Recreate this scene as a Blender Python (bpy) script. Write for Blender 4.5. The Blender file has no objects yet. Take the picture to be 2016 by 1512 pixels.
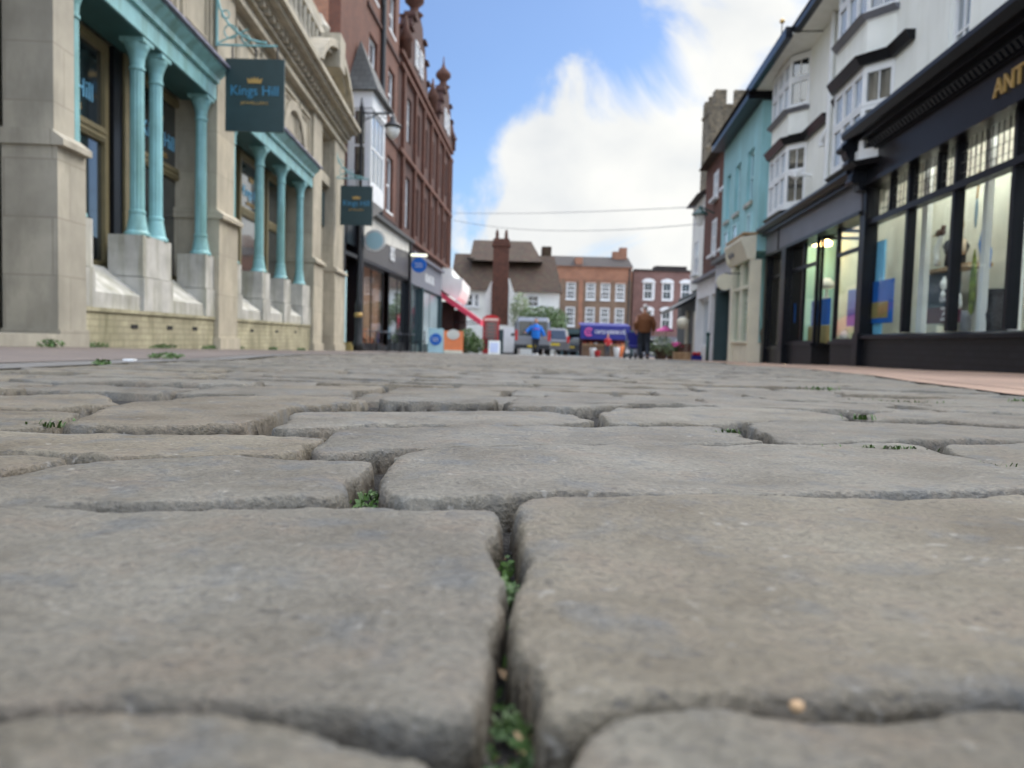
import bpy, bmesh, math, random
import numpy as np
from mathutils import Vector, Matrix, Euler

random.seed(7); np.random.seed(7)
S = bpy.context.scene
COL = S.collection
R = math.radians

# ------------------------------------------------------------------ camera
F_PX, PITCH, ROLL = 1514.0, 3.33, 1.6
CAM_Z = 0.06
SLOPE = 0.0185                      # the street falls gently away from the camera
cam = bpy.data.cameras.new('camera'); camo = bpy.data.objects.new('camera', cam); COL.objects.link(camo)
cam.sensor_width = 36; cam.lens = F_PX / 2016 * 36
cam.clip_start = 0.01; cam.clip_end = 2000
CR = Matrix.Rotation(R(90 - PITCH), 3, 'X') @ Matrix.Rotation(R(ROLL), 3, 'Z')
camo.matrix_world = Matrix.Translation((0, 0, CAM_Z)) @ CR.to_4x4()
cam.dof.use_dof = True; cam.dof.focus_distance = 0.47; cam.dof.aperture_fstop = 13.5
S.camera = camo

# ------------------------------------------------------------------ world
SUN_EL, SUN_AZ = 48, 48            # azimuth from +Y towards +X
w = bpy.data.worlds.new('World'); S.world = w; w.use_nodes = True
nt = w.node_tree; N = nt.nodes; L = nt.links; N.clear()
out = N.new('ShaderNodeOutputWorld'); bg = N.new('ShaderNodeBackground'); L.new(bg.outputs[0], out.inputs[0])
sky = N.new('ShaderNodeTexSky'); sky.sky_type = 'NISHITA'; sky.sun_disc = False
sky.sun_elevation = R(SUN_EL); sky.sun_rotation = R(SUN_AZ); sky.air_density = 1.0; sky.dust_density = 1.0; sky.ozone_density = 1.5
tc = N.new('ShaderNodeTexCoord')
def wmath(op, a, b=None):
    n = N.new('ShaderNodeMath'); n.operation = op
    for i, v in enumerate((a, b)):
        if v is None: continue
        if isinstance(v, (int, float)): n.inputs[i].default_value = v
        else: L.new(v, n.inputs[i])
    return n.outputs[0]
def wdir(px, py): return (CR @ Vector(((px - 1008) / F_PX, (756 - py) / F_PX, -1))).normalized()
def blob(px, py, r0, r1, amp):
    n = N.new('ShaderNodeVectorMath'); n.operation = 'DISTANCE'; L.new(tc.outputs['Generated'], n.inputs[0]); n.inputs[1].default_value = wdir(px, py)
    m = N.new('ShaderNodeMapRange'); m.interpolation_type = 'SMOOTHSTEP'; L.new(n.outputs['Value'], m.inputs[0])
    m.inputs[1].default_value = r0; m.inputs[2].default_value = r1; m.inputs[3].default_value = amp; m.inputs[4].default_value = 0
    return m.outputs[0]
mp = N.new('ShaderNodeMapping'); mp.inputs['Scale'].default_value = (1, 1, 1.3); mp.inputs['Location'].default_value = (0.35, 0.1, 0.6); L.new(tc.outputs['Generated'], mp.inputs[0])
n1 = N.new('ShaderNodeTexNoise'); n1.inputs['Scale'].default_value = 5.2; n1.inputs['Detail'].default_value = 9; n1.inputs['Roughness'].default_value = 0.56; n1.inputs['Distortion'].default_value = 0.55
L.new(mp.outputs[0], n1.inputs['Vector'])
sp = N.new('ShaderNodeSeparateXYZ'); L.new(tc.outputs['Generated'], sp.inputs[0])
dens = wmath('ADD', wmath('ADD', wmath('MULTIPLY', wmath('SUBTRACT', n1.outputs[0], .5), 1.45), .5), blob(1060, 60, .02, .26, -.30))
dens = wmath('ADD', dens, blob(1180, 290, .0, .09, -.16))
dens = wmath('ADD', dens, blob(900, 230, .02, .16, -.22))
dens = wmath('ADD', dens, blob(1010, 285, .0, .06, .12))
dens = wmath('ADD', dens, blob(1350, 210, .05, .24, .12))
dens = wmath('ADD', dens, blob(1180, 520, .06, .30, .24))
dens = wmath('ADD', dens, blob(1000, 85, .0, .025, .10))
ramp = N.new('ShaderNodeMapRange'); ramp.interpolation_type = 'SMOOTHSTEP'; L.new(dens, ramp.inputs[0])
ramp.inputs[1].default_value = .40; ramp.inputs[2].default_value = .62; ramp.inputs[3].default_value = 0.06; ramp.inputs[4].default_value = 1
n2 = N.new('ShaderNodeTexNoise'); n2.inputs['Scale'].default_value = 7; n2.inputs['Detail'].default_value = 6; L.new(mp.outputs[0], n2.inputs['Vector'])
cr = N.new('ShaderNodeMix'); cr.data_type = 'RGBA'; L.new(n2.outputs[0], cr.inputs[0])
cr.inputs[6].default_value = (4.6, 4.9, 5.3, 1); cr.inputs[7].default_value = (8.6, 8.4, 7.7, 1)
skc = N.new('ShaderNodeMix'); skc.data_type = 'RGBA'; skc.blend_type = 'MULTIPLY'; skc.inputs[0].default_value = 1
L.new(sky.outputs[0], skc.inputs[6]); skc.inputs[7].default_value = (.66, .84, 1.07, 1)
mx = N.new('ShaderNodeMix'); mx.data_type = 'RGBA'; L.new(ramp.outputs[0], mx.inputs[0]); L.new(skc.outputs[2], mx.inputs[6]); L.new(cr.outputs[2], mx.inputs[7])
ovh = N.new('ShaderNodeMapRange'); ovh.interpolation_type = 'SMOOTHSTEP'; L.new(sp.outputs['Z'], ovh.inputs[0])
ovh.inputs[1].default_value = .5; ovh.inputs[2].default_value = .85; ovh.inputs[3].default_value = 1; ovh.inputs[4].default_value = 3.5   # extra overhead brightness, added out of view to lift the street
beh = N.new('ShaderNodeMapRange'); beh.interpolation_type = 'SMOOTHSTEP'; L.new(sp.outputs['Y'], beh.inputs[0])
beh.inputs[1].default_value = .25; beh.inputs[2].default_value = -.5; beh.inputs[3].default_value = 0; beh.inputs[4].default_value = 1.3   # unseen sky behind the camera, brightened as added fill for the facades
ovh2 = wmath('ADD', ovh.outputs[0], beh.outputs[0])
mo = N.new('ShaderNodeVectorMath'); mo.operation = 'SCALE'; L.new(mx.outputs[2], mo.inputs[0]); L.new(ovh2, mo.inputs['Scale'])
L.new(mo.outputs[0], bg.inputs[0]); bg.inputs[1].default_value = 0.075

sun = bpy.data.lights.new('sun', 'SUN'); suno = bpy.data.objects.new('sun', sun); COL.objects.link(suno)
sun.energy = 1.7; sun.angle = R(50); sun.color = (1, .91, .78)
sd = Vector((math.sin(R(SUN_AZ)) * math.cos(R(SUN_EL)), math.cos(R(SUN_AZ)) * math.cos(R(SUN_EL)), math.sin(R(SUN_EL))))
suno.rotation_euler = sd.to_track_quat('Z', 'Y').to_euler()

S.view_settings.view_transform = 'Standard'; S.view_settings.look = 'None'; S.view_settings.gamma = 1
S.view_settings.exposure = 0.97
S.render.resolution_x, S.render.resolution_y = 1024, 768

# ------------------------------------------------------------------ helpers: geometry of the place
def ray(px, py): return CR @ Vector(((px - 1008) / F_PX, (756 - py) / F_PX, -1))
def gz(y): return -SLOPE * y        # height of the ground
def ground_at(px, py):              # where a sight line meets the ground
    d = ray(px, py); t = CAM_Z / (-d.z - SLOPE * d.y) if (-d.z - SLOPE * d.y) > 1e-6 else 999
    return Vector((0, 0, CAM_Z)) + d * t
class Wall:
    """a vertical facade plane: u along it, w out of it, z up"""
    def __init__(s, o, t, n):
        s.o = Vector(o); s.t = Vector(t).normalized(); s.n = Vector(n).normalized()
    def __call__(s, u, w, z): return s.o + s.t * u + s.n * w + Vector((0, 0, z))
    def at(s, px, py, w=0):
        d = ray(px, py); c = Vector((0, 0, CAM_Z)); o = s.o + s.n * w
        k = (o - c).dot(s.n) / d.dot(s.n); p = c + d * k
        return (p - s.o).dot(s.t), p.z
    def u(s, px, py, w=0): return s.at(px, py, w)[0]
    def z(s, px, py, w=0): return s.at(px, py, w)[1]
WL = Wall((-4.1, 0, 0), (-.045, 1, 0), (1, .045, 0))
WL2 = Wall((-6.227, 0, 0), (.041, 1, 0), (1, -.041, 0))
WR = Wall((4.3, 0, 0), (.0918, 1, 0), (-1, .0918, 0))
def facing(y): return Wall((0, y, 0), (1, 0, 0), (0, -1, 0))

def tag(o, label=None, cat=None, group=None, kind=None):
    if label: o['label'] = label
    if cat: o['category'] = cat
    if group: o['group'] = group
    if kind: o['kind'] = kind
    return o
def empty(name, loc, label=None, cat=None, group=None, kind=None, rz=0):
    o = bpy.data.objects.new(name, None); COL.objects.link(o); o.location = loc; o.rotation_euler.z = rz
    o.empty_display_size = .1
    return tag(o, label, cat, group, kind)
ident = lambda a, b, c: Vector((a, b, c))
def origin_of(p):
    v = Vector((0, 0, 0))
    while p is not None: v += Vector(p.location); p = p.parent
    return v
class MB:
    def __init__(s, T=ident): s.T = T; s.v = []; s.l = []; s.f = []
    def add(s, pts, faces):
        b = len(s.v)
        for p in pts: s.l.append(Vector(p)); s.v.append(s.T(*p))
        for f in faces: s.f.append([b + i for i in f])
        return s
    def box(s, a0, a1, b0, b1, c0, c1):
        return s.add([(a, b, c) for a in (a0, a1) for b in (b0, b1) for c in (c0, c1)],
                     [(0, 1, 3, 2), (4, 6, 7, 5), (0, 4, 5, 1), (2, 3, 7, 6), (0, 2, 6, 4), (1, 5, 7, 3)])
    def prism(s, poly, axis, h0, h1):
        """polygon in the two axes other than `axis`, extruded h0..h1 along it"""
        def mk(p, h): q = list(p); q.insert(axis, h); return tuple(q)
        n = len(poly)
        s.add([mk(p, h0) for p in poly] + [mk(p, h1) for p in poly],
              [tuple(range(n)), tuple(range(2 * n - 1, n - 1, -1))] + [(i, (i + 1) % n, (i + 1) % n + n, i + n) for i in range(n)])
        return s
    def lathe(s, cx, cy, prof, n=16, flute=0):
        pts = []; k = len(prof)
        for r, z in prof:
            for i in range(n):
                a = 2 * math.pi * i / n; rr = r * (1 - (flute if i % 2 else 0)); pts.append((cx + rr * math.cos(a), cy + rr * math.sin(a), z))
        fs = [(j * n + i, j * n + (i + 1) % n, (j + 1) * n + (i + 1) % n, (j + 1) * n + i) for j in range(k - 1) for i in range(n)]
        fs += [tuple(range(n - 1, -1, -1)), tuple((k - 1) * n + i for i in range(n))]
        return s.add(pts, fs)
    def tube(s, pts, r, n=8):
        P = [Vector(p) for p in pts]; rs = r if isinstance(r, (list, tuple)) else [r] * len(P); o = []
        for i, p in enumerate(P):
            d = (P[min(i + 1, len(P) - 1)] - P[max(i - 1, 0)]).normalized()
            a = d.cross(Vector((0, 0, 1)) if abs(d.z) < .9 else Vector((1, 0, 0))).normalized(); b = d.cross(a)
            for k in range(n):
                t = 2 * math.pi * k / n; o.append(tuple(p + (a * math.cos(t) + b * math.sin(t)) * rs[i]))
        m = len(P)
        fs = [(j * n + i, j * n + (i + 1) % n, (j + 1) * n + (i + 1) % n, (j + 1) * n + i) for j in range(m - 1) for i in range(n)]
        fs += [tuple(range(n - 1, -1, -1)), tuple((m - 1) * n + i for i in range(n))]
        return s.add(o, fs)
    def ball(s, c, r, nu=12, nv=8):
        rx, ry, rz = r if isinstance(r, (tuple, list)) else (r, r, r); pts = []
        for j in range(nv + 1):
            ph = math.pi * j / nv
            for i in range(nu):
                a = 2 * math.pi * i / nu; pts.append((c[0] + rx * math.sin(ph) * math.cos(a), c[1] + ry * math.sin(ph) * math.sin(a), c[2] + rz * math.cos(ph)))
        return s.add(pts, [(j * nu + i, j * nu + (i + 1) % nu, (j + 1) * nu + (i + 1) % nu, (j + 1) * nu + i) for j in range(nv) for i in range(nu)])
    def leaves(s, c, r, n, size, rnd):
        for _ in range(n):
            while True:
                d = Vector([rnd.uniform(-1, 1) for _ in range(3)])
                if .25 < d.length < 1: break
            p = Vector(c) + Vector((d.x * r[0], d.y * r[1], d.z * r[2]))
            a = Vector([rnd.uniform(-1, 1) for _ in range(3)]).normalized(); b = a.orthogonal().normalized()
            z = size * rnd.uniform(.6, 1.4)
            s.add([tuple(p - a * z), tuple(p + b * z * .5), tuple(p + a * z), tuple(p - b * z * .5)], [(0, 1, 2, 3)])
        return s
    def build(s, name, mat, parent=None, smooth=False, loc=None, recalc=True):
        me = bpy.data.meshes.new(name)
        o0 = origin_of(parent) if parent is not None else Vector(loc or (0, 0, 0))
        me.from_pydata([tuple(v - o0) for v in s.v], [], s.f)
        uv = me.uv_layers.new(name='UVMap'); li = 0; dat = np.zeros(len(me.loops) * 2)
        for f in s.f:
            a, b, c = s.l[f[0]], s.l[f[1]], s.l[f[2]]
            nrm = (b - a).cross(c - b); ax = max(range(3), key=lambda i: abs(nrm[i]))
            for i in f:
                p = s.l[i]; q = (p.y, p.z) if ax == 0 else (p.x, p.z) if ax == 1 else (p.x, p.y)
                dat[li] = q[0]; dat[li + 1] = q[1]; li += 2
        uv.data.foreach_set('uv', dat)
        if recalc and len(s.f) < 20000:
            bm = bmesh.new(); bm.from_mesh(me); bmesh.ops.recalc_face_normals(bm, faces=bm.faces); bm.to_mesh(me); bm.free()
        if smooth: me.polygons.foreach_set('use_smooth', [True] * len(me.polygons))
        me.materials.append(mat); me.update()
        o = bpy.data.objects.new(name, me); COL.objects.link(o)
        if parent is not None: o.parent = parent
        else: o.location = o0
        return o
def clone(o, parent=None):
    c = o.copy(); COL.objects.link(c); c.parent = parent
    for ch in list(o.children): clone(ch, c)
    return c
def place(root, loc, rz=None, label=None):
    c = clone(root); c.location = loc
    if rz is not None: c.rotation_euler.z = rz
    if label: c['label'] = label
    return c
def text_mesh(name, s, size, mat, T, a, b, c, parent, face=1, extrude=.004, width=None, align='CENTER', shear=0, loc=None):
    """letters in the plane a(right)-c(up); face=-1 when 'right' runs against the first axis"""
    cu = bpy.data.curves.new(name, 'FONT'); cu.body = s; cu.size = size; cu.extrude = extrude; cu.align_x = align; cu.align_y = 'CENTER'; cu.resolution_u = 3; cu.shear = shear
    t = bpy.data.objects.new(name, cu); COL.objects.link(t); dg = bpy.context.evaluated_depsgraph_get(); dg.update()
    me = bpy.data.meshes.new_from_object(t.evaluated_get(dg)); bpy.data.objects.remove(t)
    xs = [v.co.x for v in me.vertices]; k = 1 if not width or not xs else width / (max(xs) - min(xs))
    mb = MB(T); mb.add([(a + v.co.x * k * face, b + v.co.z, c + v.co.y) for v in me.vertices], [tuple(p.vertices) for p in me.polygons])
    bpy.data.meshes.remove(me)
    return mb.build(name, mat, parent, recalc=False, loc=loc)

def marks(T, a, b, c, width, h, mat, parent, seed=1, lines=1, face=1):
    """lettering too blurred in the photograph to read: upright and round strokes of letter size"""
    rn = random.Random(seed); mb = MB(T)
    for k in range(lines):
        x = -width / 2 * (1 - .15 * k); z = c + h * 1.5 * ((lines - 1) / 2 - k)
        while x < width / 2 * (1 - .15 * k) - h * .3:
            w_ = h * rn.uniform(.45, .8); t = h * .16; u = a + face * x; v = a + face * (x + w_)
            lo, hi = min(u, v), max(u, v); mb.box(lo, lo + t, b - .004, b + .004, z - h / 2, z + h / 2)
            if rn.random() < .7: mb.box(hi - t, hi, b - .004, b + .004, z - h / 2, z + h * rn.choice((0, .5)))
            zz = z + h * rn.choice((-.42, 0, .42)); mb.box(lo + t, hi - t if rn.random() < .8 else hi, b - .0035, b + .0035, zz - t / 2, zz + t / 2); x += w_ + h * .18
    return mb.build('lettering', mat, parent)

# ------------------------------------------------------------------ materials
def newmat(name):
    m = bpy.data.materials.new(name); m.use_nodes = True; t = m.node_tree; return m, t.nodes, t.links, t.nodes['Principled BSDF']
def ramp2(Nn, Ll, fac, c1, c2, p1=.35, p2=.65):
    r = Nn.new('ShaderNodeValToRGB'); r.color_ramp.elements[0].position = p1; r.color_ramp.elements[1].position = p2
    r.color_ramp.elements[0].color = (*c1, 1); r.color_ramp.elements[1].color = (*c2, 1); Ll.new(fac, r.inputs[0]); return r.outputs[0]
def mul(c, k): return tuple(min(1, x * k) for x in c)
def noise(Nn, Ll, vec, scale, detail=4, rough=.55):
    n = Nn.new('ShaderNodeTexNoise'); n.inputs['Scale'].default_value = scale; n.inputs['Detail'].default_value = detail; n.inputs['Roughness'].default_value = rough; Ll.new(vec, n.inputs['Vector']); return n.outputs[0]
def bumpn(Nn, Ll, h, bs, strength, dist=.01):
    b = Nn.new('ShaderNodeBump'); b.inputs['Strength'].default_value = strength; b.inputs['Distance'].default_value = dist; Ll.new(h, b.inputs['Height']); Ll.new(b.outputs[0], bs.inputs['Normal']); return b
def M(name, col, rough=.6, var=.12, scale=3, bump=.15, bscale=40, metal=0, emit=0, streak=0):
    m, Nn, Ll, bs = newmat(name); t = Nn.new('ShaderNodeTexCoord')
    f = noise(Nn, Ll, t.outputs['Object'], scale, 6)
    cc = ramp2(Nn, Ll, f, mul(col, 1 - var), mul(col, 1 + var))
    if streak:          # rain streaks and grime running down the face
        mp_ = Nn.new('ShaderNodeMapping'); mp_.inputs['Scale'].default_value = (1, 1, .12); Ll.new(t.outputs['Object'], mp_.inputs[0])
        x = Nn.new('ShaderNodeMix'); x.data_type = 'RGBA'; x.blend_type = 'MULTIPLY'; x.inputs[0].default_value = 1; Ll.new(cc, x.inputs[6])
        Ll.new(ramp2(Nn, Ll, noise(Nn, Ll, mp_.outputs[0], 5.5, 6, .62), (1 - streak, 1 - streak, 1 - streak * 1.25), (1, 1, 1), .36, .56), x.inputs[7]); cc = x.outputs[2]
    Ll.new(cc, bs.inputs['Base Color'])
    bs.inputs['Roughness'].default_value = rough; bs.inputs['Metallic'].default_value = metal
    if bump: bumpn(Nn, Ll, noise(Nn, Ll, t.outputs['Object'], bscale, 4), bs, bump)
    if emit: bs.inputs['Emission Color'].default_value = (*col, 1); bs.inputs['Emission Strength'].default_value = emit
    return m
def brick(name, c1, c2, mortar, bw=.225, bh=.075, ms=.01, rough=.85, var=.3, stain=None, offset=.5):
    m, Nn, Ll, bs = newmat(name); t = Nn.new('ShaderNodeTexCoord')
    b = Nn.new('ShaderNodeTexBrick'); Ll.new(t.outputs['UV'], b.inputs['Vector']); b.inputs['Scale'].default_value = 1
    b.inputs['Brick Width'].default_value = bw; b.inputs['Row Height'].default_value = bh; b.inputs['Mortar Size'].default_value = ms; b.offset = offset
    b.inputs['Color1'].default_value = (*c1, 1); b.inputs['Color2'].default_value = (*c2, 1); b.inputs['Mortar'].default_value = (*mortar, 1); b.inputs['Bias'].default_value = 0
    mixn = Nn.new('ShaderNodeMix'); mixn.data_type = 'RGBA'; mixn.blend_type = 'MULTIPLY'; mixn.inputs[0].default_value = 1
    Ll.new(b.outputs['Color'], mixn.inputs[6])
    Ll.new(ramp2(Nn, Ll, noise(Nn, Ll, t.outputs['Object'], 1.3, 7, .6), (1 - var,) * 3, (1, 1, 1), .3, .62), mixn.inputs[7])
    last = mixn.outputs[2]
    if stain:
        m2 = Nn.new('ShaderNodeMix'); m2.data_type = 'RGBA'; ms_ = Nn.new('ShaderNodeMapping'); ms_.inputs['Scale'].default_value = (1, 1, .35); Ll.new(t.outputs['Object'], ms_.inputs[0]); Ll.new(ramp2(Nn, Ll, noise(Nn, Ll, ms_.outputs[0], 3.1, 6, .65), (0, 0, 0), (1, 1, 1), .45, .7), m2.inputs[0])
        Ll.new(last, m2.inputs[6]); m2.inputs[7].default_value = (*stain, 1); last = m2.outputs[2]
    Ll.new(last, bs.inputs['Base Color']); bs.inputs['Roughness'].default_value = rough
    bumpn(Nn, Ll, b.outputs['Fac'], bs, -.4, .01)
    return m
def glass_mat(name, tint=(.94, .97, .96), gloss=.0):
    m, Nn, Ll, bs = newmat(name); o = Nn['Material Output']; Nn.remove(bs)
    tr = Nn.new('ShaderNodeBsdfTransparent'); tr.inputs[0].default_value = (*tint, 1)
    g = Nn.new('ShaderNodeBsdfGlossy'); g.inputs['Roughness'].default_value = .02
    fr = Nn.new('ShaderNodeFresnel'); fr.inputs[0].default_value = 1.33; mx_ = Nn.new('ShaderNodeMath'); mx_.operation = 'ADD'; mx_.inputs[1].default_value = gloss; ge = Nn.new('ShaderNodeNewGeometry'); ib = Nn.new('ShaderNodeMath'); ib.operation = 'SUBTRACT'; ib.inputs[0].default_value = 1; Ll.new(ge.outputs['Backfacing'], ib.inputs[1]); mm = Nn.new('ShaderNodeMath'); mm.operation = 'MULTIPLY'; Ll.new(fr.outputs[0], mm.inputs[0]); Ll.new(ib.outputs[0], mm.inputs[1]); Ll.new(mm.outputs[0], mx_.inputs[0])
    mi = Nn.new('ShaderNodeMixShader'); Ll.new(mx_.outputs[0], mi.inputs[0]); Ll.new(tr.outputs[0], mi.inputs[1]); Ll.new(g.outputs[0], mi.inputs[2]); Ll.new(mi.outputs[0], o.inputs[0])
    return m
def stone_mat():
    m, Nn, Ll, bs = newmat('sett_stone'); t = Nn.new('ShaderNodeTexCoord'); P = t.outputs['Object']
    at = Nn.new('ShaderNodeAttribute'); at.attribute_name = 'tint'
    big = ramp2(Nn, Ll, noise(Nn, Ll, P, 13, 8, .62), (.096, .081, .058), (.182, .169, .136), .32, .64)
    def mixc(fac, a, b, mode='MIX'):
        x = Nn.new('ShaderNodeMix'); x.data_type = 'RGBA'; x.blend_type = mode
        if isinstance(fac, (int, float)): x.inputs[0].default_value = fac
        else: Ll.new(fac, x.inputs[0])
        for i, v in ((6, a), (7, b)):
            if isinstance(v, tuple): x.inputs[i].default_value = (*v, 1)
            else: Ll.new(v, x.inputs[i])
        return x.outputs[2]
    c = mixc(1, big, at.outputs['Color'], 'MULTIPLY')
    # warm brown patches, pale chips, dark grains
    c = mixc(ramp2(Nn, Ll, noise(Nn, Ll, P, 26, 7, .68), (0, 0, 0), (.7, .7, .7), .49, .66), c, (.135, .104, .072))
    c = mixc(ramp2(Nn, Ll, noise(Nn, Ll, P, 33.7, 6, .6), (0, 0, 0), (.6, .6, .6), .53, .66), c, (.092, .097, .097))
    c = mixc(ramp2(Nn, Ll, noise(Nn, Ll, P, 150, 3, .5), (0, 0, 0), (.5, .5, .5), .655, .72), c, (.28, .265, .23))
    mpp = Nn.new('ShaderNodeMapping'); mpp.inputs['Scale'].default_value = (1, 2.4, 2); mpp.inputs['Rotation'].default_value = (0, 0, .2); Ll.new(P, mpp.inputs[0])
    dk = noise(Nn, Ll, mpp.outputs[0], 150, 4, .6)
    c = mixc(ramp2(Nn, Ll, dk, (.6, .6, .6), (0, 0, 0), .33, .41), c, (.06, .055, .05))
    fine = noise(Nn, Ll, P, 420, 3, .6)
    c = mixc(.75, c, ramp2(Nn, Ll, fine, (.6, .6, .6), (1.26, 1.26, 1.26), .3, .7), 'MULTIPLY')
    Ll.new(c, bs.inputs['Base Color'])
    bs.inputs['Roughness'].default_value = .62; bs.inputs['Specular IOR Level'].default_value = .35
    ad = Nn.new('ShaderNodeMath'); ad.operation = 'MULTIPLY_ADD'; Ll.new(dk, ad.inputs[0]); ad.inputs[1].default_value = .9; Ll.new(fine, ad.inputs[2])
    ad2 = Nn.new('ShaderNodeMath'); ad2.operation = 'MULTIPLY_ADD'; Ll.new(noise(Nn, Ll, P, 60, 5, .6), ad2.inputs[0]); ad2.inputs[1].default_value = 1.6; Ll.new(ad.outputs[0], ad2.inputs[2])
    bumpn(Nn, Ll, ad2.outputs[0], bs, .8, .0016)
    return m

m_sett = stone_mat()
m_soil = M('joint_soil', (.022, .019, .015), .95, .5, 90, .8, 300)
m_pave_l = brick('pavement_brick', (.17, .135, .11), (.125, .10, .088), (.095, .08, .07), .21, .105, .006)
m_pave_r = brick('pink_pavement', (.44, .29, .20), (.37, .24, .165), (.25, .17, .12), .21, .105, .006)
m_kerb = M('kerb_granite', (.125, .118, .108), .7, .25, 30, .4, 200)
m_ground = M('far_ground', (.20, .195, .185), .85, .2, 1.2, .3, 20)
m_ash = brick('pale_ashlar', (.53, .475, .36), (.45, .40, .305), (.36, .32, .24), 1.1, .62, .006, .8, .30, stain=(.30, .27, .205))
m_ash_g = brick('grey_ashlar', (.48, .44, .35), (.40, .37, .30), (.31, .28, .22), .9, .55, .006, .8, .35, stain=(.27, .25, .20))
m_sill = M('smooth_stone', (.47, .46, .42), .7, .18, 3, .2, 60, streak=.35)
m_plinth = brick('cream_painted_brick', (.50, .46, .30), (.43, .39, .26), (.32, .29, .19), .225, .075, .008, .8, .45, stain=(.17, .16, .09))
m_teal = M('teal_paint', (.26, .52, .54), .45, .10, 4, .08, 30, streak=.28)
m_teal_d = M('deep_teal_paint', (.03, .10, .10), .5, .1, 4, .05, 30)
m_lead = M('lead_flashing', (.20, .20, .27), .6, .25, 5, .2, 50)
m_bronze = M('bronze_frame', (.23, .19, .10), .45, .1, 5, .05, 30, metal=.2)
m_dark = M('dark_interior', (.012, .012, .012), .9, .2, 2, 0)
m_black = M('black_paint', (.006, .007, .010), .30, .15, 4, .08, 25)
m_blackbrick = brick('black_painted_brick', (.017, .018, .022), (.012, .013, .016), (.008, .009, .01), .225, .075, .01, .42, .3)
m_greyfascia = M('grey_fascia', (.16, .165, .19), .45, .08, 2, .05)
m_white = M('white_render', (.86, .87, .81), .75, .05, 1.2, .15, 30, streak=.06)
m_wframe = M('white_joinery', (.78, .79, .78), .45, .05, 3, .05)
m_cream = M('cream_paint', (.68, .64, .50), .5, .06, 3, .05)
m_turq = M('turquoise_render', (.30, .56, .60), .75, .06, 1.2, .12, 30, streak=.15)
m_turqf = M('turquoise_trim', (.42, .64, .68), .6, .06, 1.2, .05)
m_red1 = brick('red_brick', (.17, .058, .032), (.125, .043, .025), (.11, .063, .045), rough=.85)
m_red2 = brick('dark_red_brick', (.085, .028, .018), (.058, .021, .015), (.06, .032, .025), rough=.85)
m_orange = brick('orange_brick', (.42, .18, .095), (.33, .14, .08), (.27, .18, .13))
m_brown = brick('brown_brick', (.25, .155, .095), (.20, .125, .08), (.2, .15, .11))
m_pinkbrick = brick('purple_red_brick', (.26, .13, .105), (.20, .10, .085), (.22, .16, .14))
m_tile = brick('clay_roof_tile', (.08, .032, .015), (.045, .021, .010), (.02, .011, .007), .17, .10, .012, .85, .5, stain=(.06, .048, .022))
m_slate = brick('slate_roof', (.085, .09, .085), (.06, .065, .06), (.025, .025, .025), .3, .2, .01, .6, .4)
m_slate_d = brick('dark_roof_tile', (.045, .032, .028), (.035, .026, .022), (.015, .012, .01), .2, .12, .01, .8, .3)
m_terra = M('terracotta', (.085, .032, .018), .8, .25, 4, .3, 25)
m_flint = brick('church_rubble', (.24, .19, .12), (.10, .085, .06), (.17, .14, .10), .5, .3, .05, .9, .6)
def pane_mat(k=.22):
    m, Nn, Ll, bs = newmat('window_glass'); o = Nn['Material Output']; bs.inputs['Base Color'].default_value = (.02, .024, .028, 1); bs.inputs['Roughness'].default_value = .1
    g = Nn.new('ShaderNodeBsdfGlossy'); g.inputs['Roughness'].default_value = .03; g.inputs[0].default_value = (.9, .95, 1, 1)
    fr = Nn.new('ShaderNodeFresnel'); fr.inputs[0].default_value = 1.5; a = Nn.new('ShaderNodeMath'); a.operation = 'ADD'; a.inputs[1].default_value = k; Ll.new(fr.outputs[0], a.inputs[0])
    mi = Nn.new('ShaderNodeMixShader'); Ll.new(a.outputs[0], mi.inputs[0]); Ll.new(bs.outputs[0], mi.inputs[1]); Ll.new(g.outputs[0], mi.inputs[2]); Ll.new(mi.outputs[0], o.inputs[0]); return m
m_pane = pane_mat(); m_pane_d = pane_mat(-.02)
m_glass = glass_mat('shop_glass')
m_gold = M('gold_leaf', (.55, .36, .12), .4, .08, 8, 0, metal=.3)
m_signbl = M('sign_blue', (.06, .27, .45), .5, .05, 5, 0)
m_signgreen = M('sign_dark_green', (.028, .058, .062), .5, .08, 5, .02)
m_red = M('pillar_red', (.42, .012, .016), .35, .08, 5, .03)
m_awn = M('red_awning_cloth', (.72, .06, .11), .7, .1, 5, .1)
m_blue = M('bright_blue', (.0, .12, .50), .55, .08, 5, .02)
m_navy = M('deep_blue_cloth', (.005, .008, .16), .6, .08, 5, .05)
m_lblue = M('light_blue', (.20, .55, .82), .55, .06, 5, 0)
m_buff = M('display_wall', (.62, .60, .53), .8, .08, 2, .05)
m_brownwall = M('brown_interior', (.16, .095, .055), .8, .2, 3, .05)
m_wood = M('pale_wood', (.42, .27, .14), .6, .2, 8, .1)
m_goldp = M('dull_gold_panel', (.33, .26, .09), .5, .15, 8, .05)
m_leaf = M('leaf_green', (.055, .11, .022), .6, .45, 9, 0)
m_leafp = M('pale_leaf', (.17, .22, .10), .6, .3, 9, 0)
m_grass = M('joint_weed', (.055, .105, .018), .55, .35, 60, 0)
m_skin = M('skin', (.50, .26, .18), .55, .06, 10, .05)
m_silver = M('silver_car_paint', (.22, .23, .25), .3, .05, 2, 0, metal=.5)
m_greycar = M('grey_car_paint', (.17, .165, .17), .3, .05, 2, 0, metal=.5)
m_darkcar = M('dark_car_paint', (.05, .06, .075), .3, .05, 2, 0, metal=.3)
m_rubber = M('rubber', (.015, .015, .015), .8, .1, 5, .05)
m_lamp_red = M('red_lamp_lens', (.5, .02, .02), .25, .05, 5, 0)
m_clear = M('lantern_glass', (.75, .75, .70), .15, .05, 5, 0)
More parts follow.
